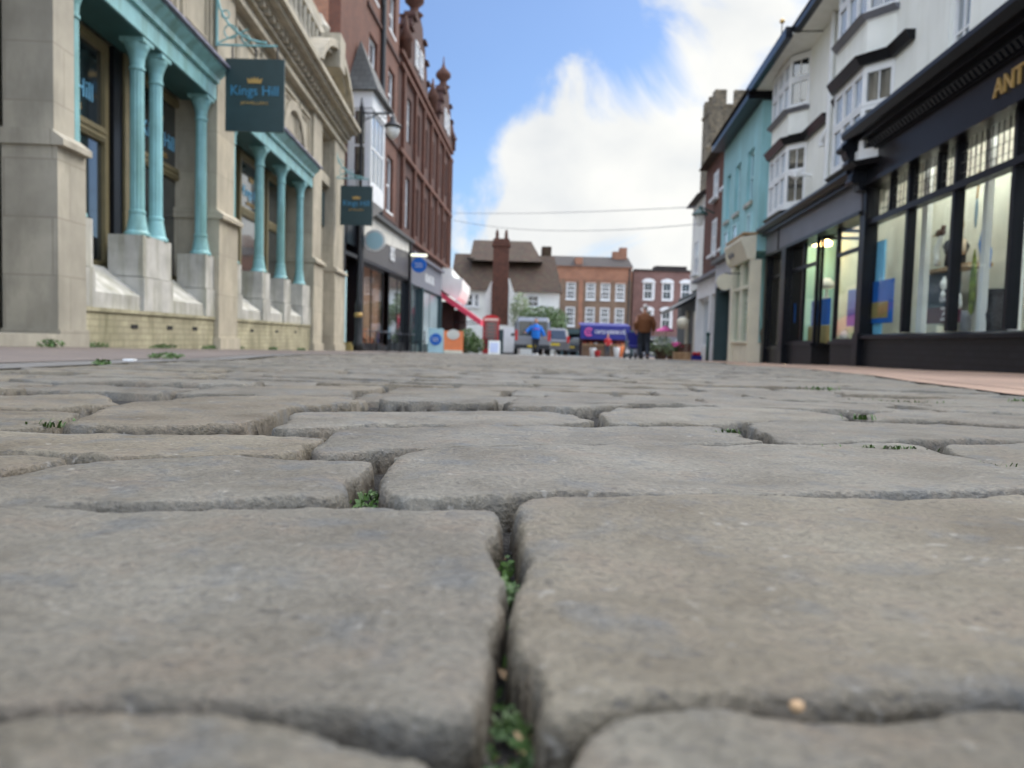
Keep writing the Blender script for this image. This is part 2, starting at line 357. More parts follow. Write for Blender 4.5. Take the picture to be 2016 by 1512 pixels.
m_yellow = M('number_plate_yellow', (.65, .48, .03), .5, .05, 5, 0)
m_orangeb = M('orange_board', (.80, .22, .07), .5, .06, 4, 0)
m_pink = M('pink_cloth', (.75, .12, .35), .7, .08, 5, 0)
m_iron = M('dark_iron', (.02, .022, .024), .45, .15, 8, .1)
m_greeniron = M('green_iron', (.02, .07, .06), .45, .15, 8, .1)
m_jumper = M('blue_jumper', (.015, .19, .68), .85, .08, 14, .2, 60)
m_brownj = M('brown_jacket', (.17, .062, .02), .85, .12, 14, .2, 60)
m_trouser = M('dark_trousers', (.022, .026, .035), .85, .12, 14, .2, 60)
m_hair = M('dark_hair', (.05, .022, .012), .7, .2, 30, .3, 120)
m_hairw = M('white_hair', (.55, .50, .46), .7, .15, 30, .3, 120)
m_litlamp = M('lit_shop_lamp', (1, .62, .25), .5, 0, 1, 0, emit=12)

for m_ in (m_black, m_blackbrick): m_.node_tree.nodes['Principled BSDF'].inputs['Specular IOR Level'].default_value = .22
# ------------------------------------------------------------------ street: setts, kerbs, pavements
def vnoise(x, y, seed):
    xi = np.floor(x).astype(np.int64); yi = np.floor(y).astype(np.int64); xf = x - xi; yf = y - yi
    def h(a, b):
        n = (a * 374761393 + b * 668265263 + seed * 982451653) & 0x7fffffff
        n = ((n ^ (n >> 13)) * 1274126177) & 0x7fffffff
        return ((n ^ (n >> 16)) & 0xffff) / 65535.0
    u = xf * xf * (3 - 2 * xf); v = yf * yf * (3 - 2 * yf)
    return (h(xi, yi) * (1 - u) + h(xi + 1, yi) * u) * (1 - v) + (h(xi, yi + 1) * (1 - u) + h(xi + 1, yi + 1) * u) * v - .5
def ground_wave(x, y):
    k = np.clip((y - 1.2) / 3.0, 0, 1)
    return k * (.022 * vnoise(x * .55 + 3, y * .33, 5) + .010 * vnoise(x * 1.3, y * 1.1, 8))
def chaikin(p, k=2):
    """round the corners of an outline over a short fixed distance, keeping its long edges"""
    p = [np.array(q, float) for q in p]
    for it in range(k):
        r_ = (.011, .004)[min(it, 1)]; o_ = []; n = len(p)
        for i in range(n):
            a, b, c = p[i - 1], p[i], p[(i + 1) % n]
            la, lc = np.hypot(*(a - b)) + 1e-9, np.hypot(*(c - b)) + 1e-9
            o_ += [b + (a - b) / la * min(r_, la * .3), b + (c - b) / lc * min(r_, lc * .3)]
        p = o_
    return np.array(p)
def sdf(poly, X, Y):
    d = np.full(X.shape, 1e9); ins = np.zeros(X.shape, bool); n = len(poly)
    for i in range(n):
        ax, ay = poly[i]; bx, by = poly[(i + 1) % n]; ex, ey = bx - ax, by - ay
        t = np.clip(((X - ax) * ex + (Y - ay) * ey) / (ex * ex + ey * ey + 1e-12), 0, 1)
        d = np.minimum(d, np.hypot(X - ax - t * ex, Y - ay - t * ey))
        c = ((ay > Y) != (by > Y)); ins ^= c & (X < (bx - ax) * (Y - ay) / (by - ay + 1e-15) + ax)
    return np.where(ins, d, -d)
SEED = [11]
def stone_grid(poly, step, bev=.012, depth=.032, dz=0.0, tilt=(0, 0), amp=1.0, edge=.0045, rough_k=1.0, stepy=None):
    stepy = stepy or step
    SEED[0] += 1; sd_ = SEED[0]; poly = np.array(poly, float)
    x0, y0 = poly.min(0) - step; x1, y1 = poly.max(0) + step
    nx = max(4, int((x1 - x0) / step) + 2); ny = max(4, int((y1 - y0) / stepy) + 2)
    X, Y = np.meshgrid(np.linspace(x0, x1, nx), np.linspace(y0, y1, ny))
    d = sdf(poly, X, Y)
    d = d + edge * (vnoise(X * 13, Y * 13, sd_ + 9) * 1.0 + vnoise(X * 38, Y * 38, sd_) * 1.5 + vnoise(X * 110, Y * 110, sd_ + 1) * .6)
    bv = bev * (1 + .7 * vnoise(X * 22, Y * 22, sd_ + 7))
    t = np.clip(d / bv, 0, 1)
    prof = -depth * (1 - np.sqrt(np.clip(1 - (1 - t) ** 2.3, 0, 1)))
    # worn shoulders: a slow fall towards the edge beyond the arris
    t2 = np.clip(d / .014, 0, 1); prof = prof - .0014 * (1 - t2) ** 2
    rel = .0036 * vnoise(X * 11, Y * 13, sd_ + 2) + .0024 * vnoise(X * 34, Y * 40, sd_ + 3) + .0010 * vnoise(X * 95, Y * 120, sd_ + 4) + .0005 * vnoise(X * 260, Y * 300, sd_ + 5)
    cx, cy = poly.mean(0)
    Z = gz(Y) + dz + prof + rel * amp * np.clip(t * 2, .3, 1) + tilt[0] * (X - cx) + tilt[1] * (Y - cy) + ground_wave(X, Y)
    keep = d > -.0025
    cell = keep[:-1, :-1] | keep[1:, :-1] | keep[:-1, 1:] | keep[1:, 1:]
    idx = np.arange(nx * ny).reshape(ny, nx)
    F = np.stack([idx[:-1, :-1][cell], idx[:-1, 1:][cell], idx[1:, 1:][cell], idx[1:, :-1][cell]], 1)
    used = np.unique(F); rm = np.full(nx * ny, -1); rm[used] = np.arange(len(used))
    V = np.stack([X.ravel(), Y.ravel(), Z.ravel()], 1)[used]
    return V, rm[F]
def mesh_np(name, V, Fq, tint, mat, parent=None):
    me = bpy.data.meshes.new(name); me.vertices.add(len(V)); me.vertices.foreach_set('co', V.astype(np.float32).ravel())
    me.loops.add(Fq.size); me.loops.foreach_set('vertex_index', Fq.astype(np.int32).ravel())
    me.polygons.add(len(Fq)); me.polygons.foreach_set('loop_start', np.arange(0, Fq.size, 4, dtype=np.int32)); me.polygons.foreach_set('loop_total', np.full(len(Fq), 4, np.int32))
    me.polygons.foreach_set('use_smooth', np.ones(len(Fq), bool)); me.update(calc_edges=True)
    a = me.color_attributes.new('tint', 'FLOAT_COLOR', 'POINT'); a.data.foreach_set('color', tint.astype(np.float32).ravel())
    me.materials.append(mat); o = bpy.data.objects.new(name, me); COL.objects.link(o)
    if parent is not None: o.parent = parent
    return o
def tint_of(kind=None):
    r = random.random()
    base = {'brown': (1.03, .985, .90), 'grey': (1.0, 1.0, 1.0), 'light': (1.1, 1.1, 1.08), 'dark': (.45, .46, .5), 'cool': (.97, .98, .99), 'tan': (1.1, 1.03, .93)}
    if kind is None: kind = 'brown' if r < .22 else 'grey' if r < .5 else 'cool' if r < .72 else 'light' if r < .88 else 'tan' if r < .985 else 'dark'
    k = random.uniform(.86, 1.12); return tuple(c * k for c in base[kind])
stones = []        # (polygon, dz, tint, label, tilt)
def traced(far, near, kind=None, dz=0, label=None, tilt=(0, 0), fpush=.0035, npush=None):
    """far and near silhouette of a sett top as seen in the photograph, left to right"""
    P = []; yn = ground_at(*near[0]).y
    if npush is None: npush = .0012 if yn < .2 else .0035 if yn < .4 else .0055
    for (px, py) in far: g = ground_at(px, py); P.append((g.x, g.y + fpush))
    for (px, py) in reversed(near): g = ground_at(px, py); P.append((g.x, g.y + npush))
    stones.append((chaikin(P, 2), dz, tint_of(kind), label, tilt)); return P
traced([(-560, 1470), (0, 1436), (110, 1412), (300, 1405), (480, 1405), (600, 1428), (700, 1462), (930, 1476)],
       [(-900, 2400), (940, 2400)], 'light', 0.001, 'nearest pale sett at the bottom left, only its far edge in view', fpush=.0002)
traced([(1110, 1474), (1200, 1440), (1320, 1408), (1600, 1406), (1900, 1403), (2016, 1404), (2300, 1404)],
       [(1090, 2400), (2900, 2400)], 'light', 0.001, 'nearest pale sett at the bottom right, only its far edge in view', fpush=.0002)
traced([(-620, 1000), (0, 998), (300, 1004), (560, 1000), (760, 1000), (800, 1008), (955, 1006), (994, 1024)],
       [(-1100, 1420), (0, 1412), (150, 1392), (560, 1392), (700, 1412), (940, 1440), (1006, 1400)], 'grey', .001, 'large grey sett filling the left foreground')
traced([(994, 1030), (1012, 1000), (1062, 984), (1300, 984), (1500, 988), (2016, 980), (2400, 980)],
       [(1028, 1400), (1054, 1440), (1190, 1428), (1320, 1398), (2016, 1390), (2900, 1390)], 'brown', .0015, 'large brownish grey sett filling the right foreground')
traced([(-330, 955), (0, 943), (70, 926), (150, 910), (260, 904), (500, 902), (728, 901), (742, 908)],
       [(-430, 1000), (0, 993), (300, 994), (560, 992), (682, 985), (694, 955)], 'grey', 0, 'long grey sett left of the weedy gap, second row')
traced([(-300, 895), (0, 892), (112, 893), (138, 903)], [(-400, 940), (0, 930), (60, 916), (130, 906)], 'tan', 0, 'small pale sett at the left edge of the third row')
traced([(742, 945), (775, 912), (802, 892), (1000, 882), (1260, 884), (1500, 876), (1800, 878), (1850, 892), (2016, 934), (2200, 940)],
       [(738, 985), (800, 1000), (920, 996), (1130, 980), (1500, 982), (1700, 977), (2016, 974), (2250, 974)], 'cool', .0015, 'longest grey sett with fine scratches, right of the weedy gap')
traced([(1838, 874), (2016, 872), (2300, 872)], [(1872, 893), (2016, 926), (2400, 936)], 'light', 0, 'sett at the right edge behind the scratched long sett')
traced([(-260, 850), (0, 848), (300, 850), (560, 853), (640, 856)], [(-330, 889), (0, 888), (110, 890), (150, 903), (400, 900), (590, 900), (618, 880)], 'brown', 0, 'buff sett left of centre in the fourth row')
traced([(634, 862), (660, 846), (700, 841), (1000, 838), (1400, 838), (1448, 848), (1500, 872)],
       [(604, 897), (700, 898), (760, 888), (950, 884), (1100, 876), (1260, 882), (1500, 877)], 'cool', .0005, 'wide grey sett in the centre of the fourth row')
traced([(1462, 836), (1520, 829), (1700, 829), (1900, 838), (2016, 846), (2200, 846)], [(1540, 874), (1700, 873), (1830, 868), (2016, 866), (2260, 866)], 'grey', .0005, 'grey sett on the right of the fourth row')
traced([(-220, 810), (0, 808), (100, 806), (175, 810)], [(-280, 846), (0, 845), (80, 840), (140, 820)], 'brown', 0, 'small brown sett at the left edge of the fifth row')
traced([(200, 806), (260, 795), (420, 786), (560, 783), (690, 786), (715, 796), (560, 810)], [(106, 845), (300, 846), (470, 842), (518, 832)], 'tan', .003, 'raised tan sett with pale chips, left of centre')
traced([(574, 812), (700, 808), (830, 807), (1000, 807), (1130, 811), (1172, 824)], [(515, 845), (640, 847), (700, 838), (1000, 836), (1172, 832)], 'grey', 0, 'flat grey sett right of the raised tan one')
traced([(1180, 812), (1215, 803), (1300, 799), (1480, 801), (1600, 808), (1680, 824)], [(1196, 832), (1300, 833), (1420, 834), (1680, 828)], 'light', 0, 'pale rounded sett right of centre in the fifth row')
traced([(1700, 816), (1780, 806), (2016, 806), (2150, 806)], [(1712, 827), (1840, 826), (2016, 838), (2200, 838)], 'grey', 0, 'grey sett at the right edge of the fifth row')
traced([(700, 799), (960, 798), (978, 801)], [(690, 806), (975, 806)], 'dark', -.012, 'sunken dark narrow sett behind the flat grey one')
traced([(992, 788), (1020, 782), (1180, 781), (1290, 786)], [(1000, 804), (1170, 802), (1288, 796)], 'grey', 0, 'grey sett just beyond the deep joint at the centre')
traced([(1300, 790), (1340, 784), (1600, 783), (1800, 788)], [(1306, 797), (1500, 799), (1640, 806), (1790, 801)], 'cool')
traced([(1815, 788), (1900, 784), (2016, 784), (2100, 785)], [(1810, 800), (2016, 801), (2120, 801)], 'grey')
traced([(-150, 780), (0, 778), (180, 776), (205, 782)], [(-180, 804), (0, 803), (150, 800), (250, 792)], 'tan')

NEAR_ROWS = [(.872 + 0, .0)]
def kerbx(tab, y):
    for (y0, x0), (y1, x1) in zip(tab, tab[1:]):
        if y <= y1: return x0 + (x1 - x0) * (y - y0) / (y1 - y0)
    return tab[-1][1]
KL = [(-3, -.85), (0, -.9), (1.44, -1.0), (3.4, -1.35), (8, -1.7), (14, -2.2), (25, -2.9), (45, -2.8), (110, -6)]
KR = [(-3, .75), (0, .8), (1.62, 1.08), (3.9, 1.8), (6.9, 2.3), (12, 3.3), (18, 4.4), (25, 5.4), (40, 7.2), (110, 14)]
# setts either side of and behind the traced ones, then running rows
def row_fill(y0, y1, xa, xb, wmin=.2, wmax=.42):
    x = xa
    while x < xb - .05:
        w_ = random.uniform(wmin, wmax); x2 = min(x + w_, xb)
        if xb - x2 < .1: x2 = xb
        g = .0036; j = lambda: random.uniform(-.006, .006)
        p = [(x + g + j(), y0 + g + j()), (x + (x2 - x) * .5, y0 + g + j() * .6), (x2 - g + j(), y0 + g + j()), (x2 - g + j(), y1 - g + j()), (x + (x2 - x) * .5, y1 - g + j() * .6), (x + g + j(), y1 - g + j())]
        stones.append((chaikin(p, 2), random.uniform(-.003, .003), tint_of(), None, (random.uniform(-.008, .008), random.uniform(-.02, .02)))); x = x2
def ext(y0, y1, xl, xr):
    row_fill(y0, y1, -.93, xl); row_fill(y0, y1, xr, .85 + y1 * .1)
n_traced = len(stones)
for (y0, y1, li, ri) in [(.135, .30, 2, 3), (.32, .45, 4, 6), (.45, .62, 8, 10), (.62, .81, 11, 15)]:
    xl = stones[li][0][:, 0].min() - .004; xr = stones[ri][0][:, 0].max() + .004
    ext(y0, y1, xl, xr)
y = -1.2
while y < -.14: row_fill(y, y + .15, -.9, .8); y += .155
row_fill(-.13, .115, -.9, stones[0][0][:, 0].min()); row_fill(-.13, .115, stones[1][0][:, 0].max(), .8)
row_fill(.82, .955, -.93, stones[20][0][:, 0].min() - .004)
row_fill(.82, .955, stones[20][0][:, 0].max() + .004, stones[16][0][:, 0].min() - .0); row_fill(.82, .955, stones[19][0][:, 0].max(), 1.0)
row_fill(.872, .955, stones[16][0][:, 0].min(), stones[16][0][:, 0].max())
y = .96
while y < 26:
    d = random.uniform(.115, .165) * (1 if y < 12 else 1.6)
    row_fill(y, y + d, kerbx(KL, y) + .008, kerbx(KR, y) - .008, .18, .40 if y < 12 else .5); y += d
# drop accidental overlaps with the traced stones
def over(a, b):
    return not (a[:, 0].max() < b[:, 0].min() + .02 or b[:, 0].max() < a[:, 0].min() + .02 or a[:, 1].max() < b[:, 1].min() + .02 or b[:, 1].max() < a[:, 1].min() + .02)
road = empty('road', (0, 0, 0), 'street of worn grey stone setts laid in rows with dark mossy joints', kind='structure')
for i, (p, dz, tn, lb, tl) in enumerate(stones):
    c = p.mean(0); stones[i] = (p, dz, tn, lb, tl, math.hypot(c[0], c[1]) + (0 if c[1] > 0 else 3) + max(0, abs(c[0]) - .72 * max(c[1], .05) - .3) * 4)
order = sorted(range(len(stones)), key=lambda i: (stones[i][3] is None, stones[i][5]))
SV, SF, ST, off = [], [], [], 0
for rank, i in enumerate(order):
    p, dz, tn, lb, tl, dist = stones[i]; yy = p[:, 1].mean()
    st = .0016 if yy < .35 else .0026 if yy < .66 else .0036 if yy < 1 else .006 if yy < 2 else .010 if yy < 4 else .03 if yy < 9 else .07
    bv = .0034 if yy < .9 else .0045 if yy < 4 else .016
    V, Fq = stone_grid(p, st, bev=bv, dz=dz, tilt=tl, edge=.0036 if yy < .4 else .0058 if yy < 9 else 0, stepy=st if yy < 4 else st * .6)
    C = np.tile(np.array([*tn, 1.0]), (len(V), 1)); below = np.clip((gz(V[:, 1]) + dz + ground_wave(V[:, 0], V[:, 1]) - V[:, 2] - .0035) / .006, 0, 1)[:, None]; C[:, :3] = C[:, :3] * (1 - below) + np.array([.16, .13, .095]) * below   # sides tinted dark brown: soil, plus joint shade put into the colour
    if rank < 100:
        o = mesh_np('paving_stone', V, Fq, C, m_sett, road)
        if lb: o['label'] = lb
    else:
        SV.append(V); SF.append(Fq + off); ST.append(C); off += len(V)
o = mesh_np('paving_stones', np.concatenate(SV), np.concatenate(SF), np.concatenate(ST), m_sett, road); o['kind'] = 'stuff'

def sheet(name, tabL, tabR, zoff, mat, ys, kind='structure', parent=None, uvs=True, nx=6, wave=True, label=None, cat=None):
    mb = MB(); rows = []
    for yv in ys:
        a = kerbx(tabL, yv); b = kerbx(tabR, yv)
        for i in range(nx + 1):
            x = a + (b - a) * i / nx; rows.append((x, yv, gz(yv) + zoff + (float(ground_wave(np.array(x), np.array(yv))) if wave else 0)))
    n = nx + 1; mb.add(rows, [(j * n + i, j * n + i + 1, (j + 1) * n + i + 1, (j + 1) * n + i) for j in range(len(ys) - 1) for i in range(nx)])
    o = mb.build(name, mat, parent, smooth=True, recalc=False)
    if parent is None: tag(o, label, None, kind=kind)
    return o
ys1 = [-3] + [i * .25 for i in range(-8, 60)] + [15 + i * 1.0 for i in range(0, 96)]
sheet('joint_soil', KL, KR, -.0135, m_soil, [y for y in ys1 if y <= 27], parent=road, nx=14)
far_sheet_ys = [25.5 + i * 1.5 for i in range(0, 57)]
sheet('road_surface', KL, KR, .0, m_ground, far_sheet_ys, parent=road)
KL0 = [(y, x - .16) for y, x in KL]; KLf = [(-3, -12), (110, -14)]
sheet('left_pavement', KLf, KL0, .004, m_pave_l, ys1, nx=20, label='brown brick pavement along the stone shop', cat='pavement')
sheet('left_kerb', KL0, KL, .002, m_kerb, ys1, nx=1, label='flush grey kerb stones on the left', cat='kerb')
KR0 = [(y, x + .14) for y, x in KR]; KRf = [(-3, 12), (110, 26)]
sheet('right_pavement', KR0, KRf, .002, m_pave_r, ys1, nx=20, label='pinkish tan pavement along the black shopfront', cat='pavement')
sheet('right_kerb', KR, KR0, .001, m_pave_r, ys1, nx=1, label='flush pinkish edging strip of the right pavement', cat='kerb')
mb = MB(); mb.add([(-700, -300, -5.0), (700, -300, -5.0), (700, 900, -18), (-700, 900, -18)], [(0, 1, 2, 3)])
tag(mb.build('ground', m_ground), 'open ground around the town', kind='structure')

# weeds in the joints
def tuft(px, py, n, spread, hgt, name='weed_tuft', lab=None, dz=-.004, mat=m_grass, wide=None):
    g = ground_at(px, py); rnd = random.Random(px * 7 + py); mb = MB(); wd = wide or spread
    bz = gz(g.y) + dz
    for _ in range(n):
        bx, by = g.x + rnd.gauss(0, wd), g.y + rnd.gauss(0, spread * .4); a = rnd.uniform(0, 6.28); le = hgt * rnd.uniform(.4, 1.1); dx, dy = math.cos(a) * le * .7, math.sin(a) * le * .7; wv = le * .11
        px_, py_ = -math.sin(a) * wv, math.cos(a) * wv
        mb.add([(bx - px_, by - py_, bz), (bx + px_, by + py_, bz), (bx + dx * .5 + px_, by + dy * .5 + py_, bz + le * .6), (bx + dx * .5 - px_, by + dy * .5 - py_, bz + le * .6), (bx + dx, by + dy, bz + le * .72)], [(0, 1, 2, 3), (3, 2, 4)])
    o = mb.build(name, mat, loc=(g.x, g.y, bz), recalc=False)
    return tag(o, lab, 'weed', 'weeds growing in the joints')
tuft(712, 985, 26, .004, .010, lab='bright green weed in the wide gap between two long setts', dz=-.011)
tuft(742, 940, 22, .006, .006, lab='dark sparse weed at the far end of the wide gap', dz=-.011, mat=m_leaf)
tuft(1004, 1130, 60, .006, .009, lab='small green weed in the centre joint of the foreground', dz=-.011, mat=m_leaf)
tuft(1022, 1330, 22, .0025, .0045, lab='green moss low in the nearest centre joint', dz=-.011)
tuft(1755, 888, 70, .004, .006, lab='flat green weed behind the scratched long sett', dz=0.0, wide=.013)
tuft(1440, 850, 40, .005, .006, lab='small green weed at the corner of three setts', dz=-.002)
tuft(1945, 917, 30, .003, .004, lab='faint strip of weed in the joint at the right edge', dz=0, wide=.012)
tuft(1700, 826, 40, .008, .008, lab='weed behind the pale rounded sett', dz=0)
tuft(1612, 768, 60, .02, .012, lab='low weed patch far right of centre', dz=0)
tuft(1780, 792, 60, .006, .006, lab='thin line of weeds on the right side of the street', dz=0, wide=.04)
tuft(2008, 792, 40, .01, .010, lab='weed at the right edge of the picture', dz=0)
tuft(95, 836, 30, .008, .008, lab='weed behind the small brown sett at the left', dz=-.002)
g = ground_at(1568, 1407)
tag(MB().ball((g.x, g.y, gz(g.y) + .0015), (.0013, .0012, .001)).build('orange_grit', m_wood, smooth=True, loc=(g.x, g.y, 0)), 'tiny orange crumb on the far edge of the nearest right sett', 'grit')

# moss and weeds at the foot of the stone shop and on the pavement
def patch(name, x, y, rx, ry, n, size, mat, lab, cat='weed', hz=.008, grp=None):
    rnd = random.Random(int(x * 100 + y * 10)); mb = MB(); mb.leaves((x, y, gz(y) + hz * .5), (rx, ry, hz), n, size, rnd)
    return tag(mb.build(name, mat, loc=(x, y, gz(y)), recalc=False), lab, cat, grp)
g = WL.at(30, 675); 
patch('weed_patch', -4.15, 6.9, .08, .16, 110, .018, m_leaf, 'dark green weeds at the foot of the nearest stone pillar', hz=.05)
patch('weed_patch', -3.45, 8.6 , .9, .12, 0, .02, m_leaf, 'x') if False else None
g = ground_at(325, 703)
patch('grass_clump', g.x, g.y, .07, .12, 200, .008, m_grass, 'bright green grass clump lying on the left pavement', hz=.012)
g = ground_at(202, 717)
patch('grass_clump', g.x, g.y, .018, .03, 60, .007, m_grass, 'tiny yellow green weed on the left kerb', hz=.008)
g = ground_at(256, 714)
tag(MB().box(g.x - .016, g.x + .016, g.y - .012, g.y + .012, gz(g.y) + .006, gz(g.y) + .011).build('litter_scrap', m_wframe, loc=(g.x, g.y, gz(g.y))), 'small white scrap of litter on the left kerb', 'litter')

# moss and dead scraps along the two open joints
for (line, nm, mt, lb, n_) in (([(992, 1040), (1004, 1130), (1018, 1260), (1028, 1400), (1036, 1450)], 'joint_moss', m_leaf, 'dark moss running down the centre joint of the foreground', 420), ([(748, 925), (728, 950), (706, 975), (700, 990)], 'joint_moss', m_leaf, 'dark moss filling the wide gap between the two long setts', 420),
                       ([(992, 1030), (1006, 1150), (1022, 1290), (1034, 1440)], 'dead_scraps', m_wood, 'dry brown scraps lying in the centre joint', 70)):
    rnd = random.Random(len(lb)); mb = MB(); Q = [ground_at(*q) for q in line]
    for _ in range(n_):
        k = rnd.randrange(len(Q) - 1); q = Q[k].lerp(Q[k + 1], rnd.random()); wd = .0035 if q.y < .33 else .009
        c_ = Vector((q.x + rnd.gauss(0, wd), q.y + rnd.gauss(0, .003), gz(q.y) - .0135 + rnd.uniform(0, .0045))); sz = rnd.uniform(.0007, .0022)
        a = Vector([rnd.uniform(-1, 1) for _ in range(3)]).normalized(); b_ = a.orthogonal()
        mb.add([tuple(c_ - a * sz), tuple(c_ + b_ * sz * .4), tuple(c_ + a * sz), tuple(c_ - b_ * sz * .4)], [(0, 1, 2, 3)])
    tag(mb.build(nm, mt, loc=(Q[0].x, Q[0].y, -.013), recalc=False), lb, 'moss' if nm == 'joint_moss' else 'scraps', kind='stuff')
# grit lying in the near joints
rnd = random.Random(99); mb = MB()
for _ in range(1500):
    y_ = .13 + 1.0 * rnd.random() ** 1.5; x_ = rnd.uniform(-.75, .75) * y_ - .01; r_ = rnd.uniform(.0003, .0011) * (1 + 1.5 * y_)
    mb.ball((x_, y_, gz(y_) - .0132 + r_ * .5), (r_, r_ * rnd.uniform(.6, 1), r_ * .7), 5, 4)
tag(mb.build('joint_grit', M('joint_grit', (.10, .09, .075), .8, .5, 300, .1), loc=(0, .4, 0), recalc=False), 'fine grit and sand lying in the joints between the near setts', 'grit', kind='stuff')
#@@BUILDINGS@@
# ------------------------------------------------------------------ building helpers
def panels(mb, us, zs, w0, w1, ops):
    """wall slab between us and zs (pairs) with rectangular openings (u0,u1,z0,z1)"""
    U = sorted(set([us[0], us[1]] + [min(max(x, us[0]), us[1]) for o in ops for x in o[:2]]))
    for a, b in zip(U, U[1:]):
        if b - a < 1e-5: continue
        cuts = sorted([(o[2], o[3]) for o in ops if o[0] < (a + b) / 2 < o[1]]); z = zs[0]
        for c0, c1 in cuts:
            if c0 > z: mb.box(a, b, w0, w1, z, c0)
            z = max(z, c1)
        if z < zs[1]: mb.box(a, b, w0, w1, z, zs[1])
    return mb
def window(W, parent, u0, u1, z0, z1, w, cols=2, rows=2, fr=.06, bar=.028, fm=None, pm=None, sill=True, name='window', d=.06, meet=True):
    fm = fm or m_wframe; pm = pm or m_pane
    mb = MB(W); mb.box(u0, u0 + fr, w - d, w, z0, z1); mb.box(u1 - fr, u1, w - d, w, z0, z1); mb.box(u0 + fr, u1 - fr, w - d, w, z0, z0 + fr); mb.box(u0 + fr, u1 - fr, w - d, w, z1 - fr, z1)
    for i in range(1, cols):
        u = u0 + (u1 - u0) * i / cols; mb.box(u - bar / 2, u + bar / 2, w - d * .8, w - .006, z0 + fr, z1 - fr)
    for j in range(1, rows):
        z = z0 + (z1 - z0) * j / rows; k = fr * .8 if (meet and j == rows // 2) else bar; mb.box(u0 + fr, u1 - fr, w - d * .8, w - .009, z - k / 2, z + k / 2)
    f = mb.build(name, fm, parent)
    MB(W).box(u0 + fr, u1 - fr, w - d * .62, w - d * .5, z0 + fr, z1 - fr).build('pane', pm, f)
    if sill: MB(W).box(u0 - .06, u1 + .06, w - .02, w + .14, z0 - .09, z0 - .002).build('sill', fm if fm is m_wframe else m_sill, f)
    return f
def thing(name, loc, label, cat, group=None): return empty(name, loc, label, cat, group)
def crown(W, parent, u, w, z, s, face, mat=None):
    pts = [(-1, -.45), (1, -.45), (1.15, .35), (.62, -.02), (.5, .5), (.2, .05), (0, .6), (-.2, .05), (-.5, .5), (-.62, -.02), (-1.15, .35)]
    mb = MB(W); mb.prism([(u + face * x * s, z + y_ * s) for x, y_ in pts], 1, w, w + .006); return mb.build('crown_emblem', mat or m_gold, parent)
def leafT(W, px, py, w): return W(*((WL.u(px, py, w), w, WL.z(px, py, w))))

# ================================================================== LEFT: pale stone shop
b = thing('stone_shop_building', WL(7.4, -.5, gz(7)), 'pale classical stone shop with teal columns, lintels and a carved cornice on the left', 'building')
def pil(u0, u1, wf, lower=.06, name='pilaster', back=-.6):
    mb = MB(WL); mb.box(u0, u1, back, wf, 1.93, 5.38); mb.box(u0 - .03, u1 + lower, back, wf + .05, gz(u0) - .3, 1.78)
    mb.prism([(wf + .12, 1.78), (wf + .12, 1.84), (wf + .005, 1.93), (back, 1.93), (back, 1.78)], 0, u0 - .06, u1 + .11)
    mb.box(u0 - .07, u1 + .1, back, wf + .09, gz(u0) - .3, gz(u0) + .17)
    return mb.build(name, m_ash_g if u0 < 8 else m_ash, b)
pil(7.46, 7.84, 0.0, .12, back=-.47); pil(11.95, 12.78, .03); pil(18.75, 19.75, .03); pil(21.3, 22.8, .06)
pil(5.2, 6.0, 0.0, .12, back=-.47)
MB(WL).box(6.07, 7.42, -1.0, -.93, gz(7) - .2, 5.4).build('door', m_black, b)
MB(WL).box(6.02, 7.44, -.9, .1, gz(7) - .3, gz(7) + .12).build('step', m_ash_g, b)
# back wall of the recesses and upper wall
mb = MB(WL); panels(mb, (5.0, 22.8), (4.05, 8.0), -.7, -.06, [(19.8, 21.25, 4.3, 5.3)])
mb.box(19.75, 21.3, -.7, -.25, gz(20) - .3, 3.0); mb.box(19.75, 21.3, -.7, -.25, 3.9, 4.05)
mb.build('wall', m_ash, b)
MB(WL).box(5.0, 22.78, -6.0, -1.1, gz(20) - .5, 7.6).build('rear_block', m_ash_g, b)
MB(WL).box(19.76, 21.29, -.3, -.2, 3.0, 3.9).build('sign_panel', m_signgreen, b)
# raised panel mouldings on the upper wall
mb = MB(WL)
def mould(u0, u1, z0, z1, w=-.06, t=.07, p=.05):
    mb.box(u0, u1, w, w + p, z0, z0 + t); mb.box(u0, u1, w, w + p, z1 - t, z1); mb.box(u0, u0 + t, w, w + p, z0 + t, z1 - t); mb.box(u1 - t, u1, w, w + p, z0 + t, z1 - t)
for a, c in [(8.0, 9.2), (9.35, 10.55), (10.7, 11.85), (13.0, 14.3), (14.5, 15.9), (16.1, 17.4), (17.55, 18.6)]:
    mb = MB(WL); mould(a, c, 4.22, 5.2); mould(a + .15, c - .15, 4.36, 5.06, t=.04, p=.03); mb.build('wall_panel', m_ash, b)
# shallow arches over the second bay
for uc in (14.5, 17.0):
    mb = MB(WL)
    pts = [(uc + 1.1 * math.cos(a), 3.95 + 1.1 * math.sin(a)) for a in [math.pi * i / 16 for i in range(17)]] + [(uc + .9 * math.cos(a), 3.95 + .9 * math.sin(a)) for a in [math.pi * i / 16 for i in range(16, -1, -1)]]
    mb.prism([(x, z) for x, z in pts], 1, -.06, .03)
    mb.build('blind_arch', m_ash, b)
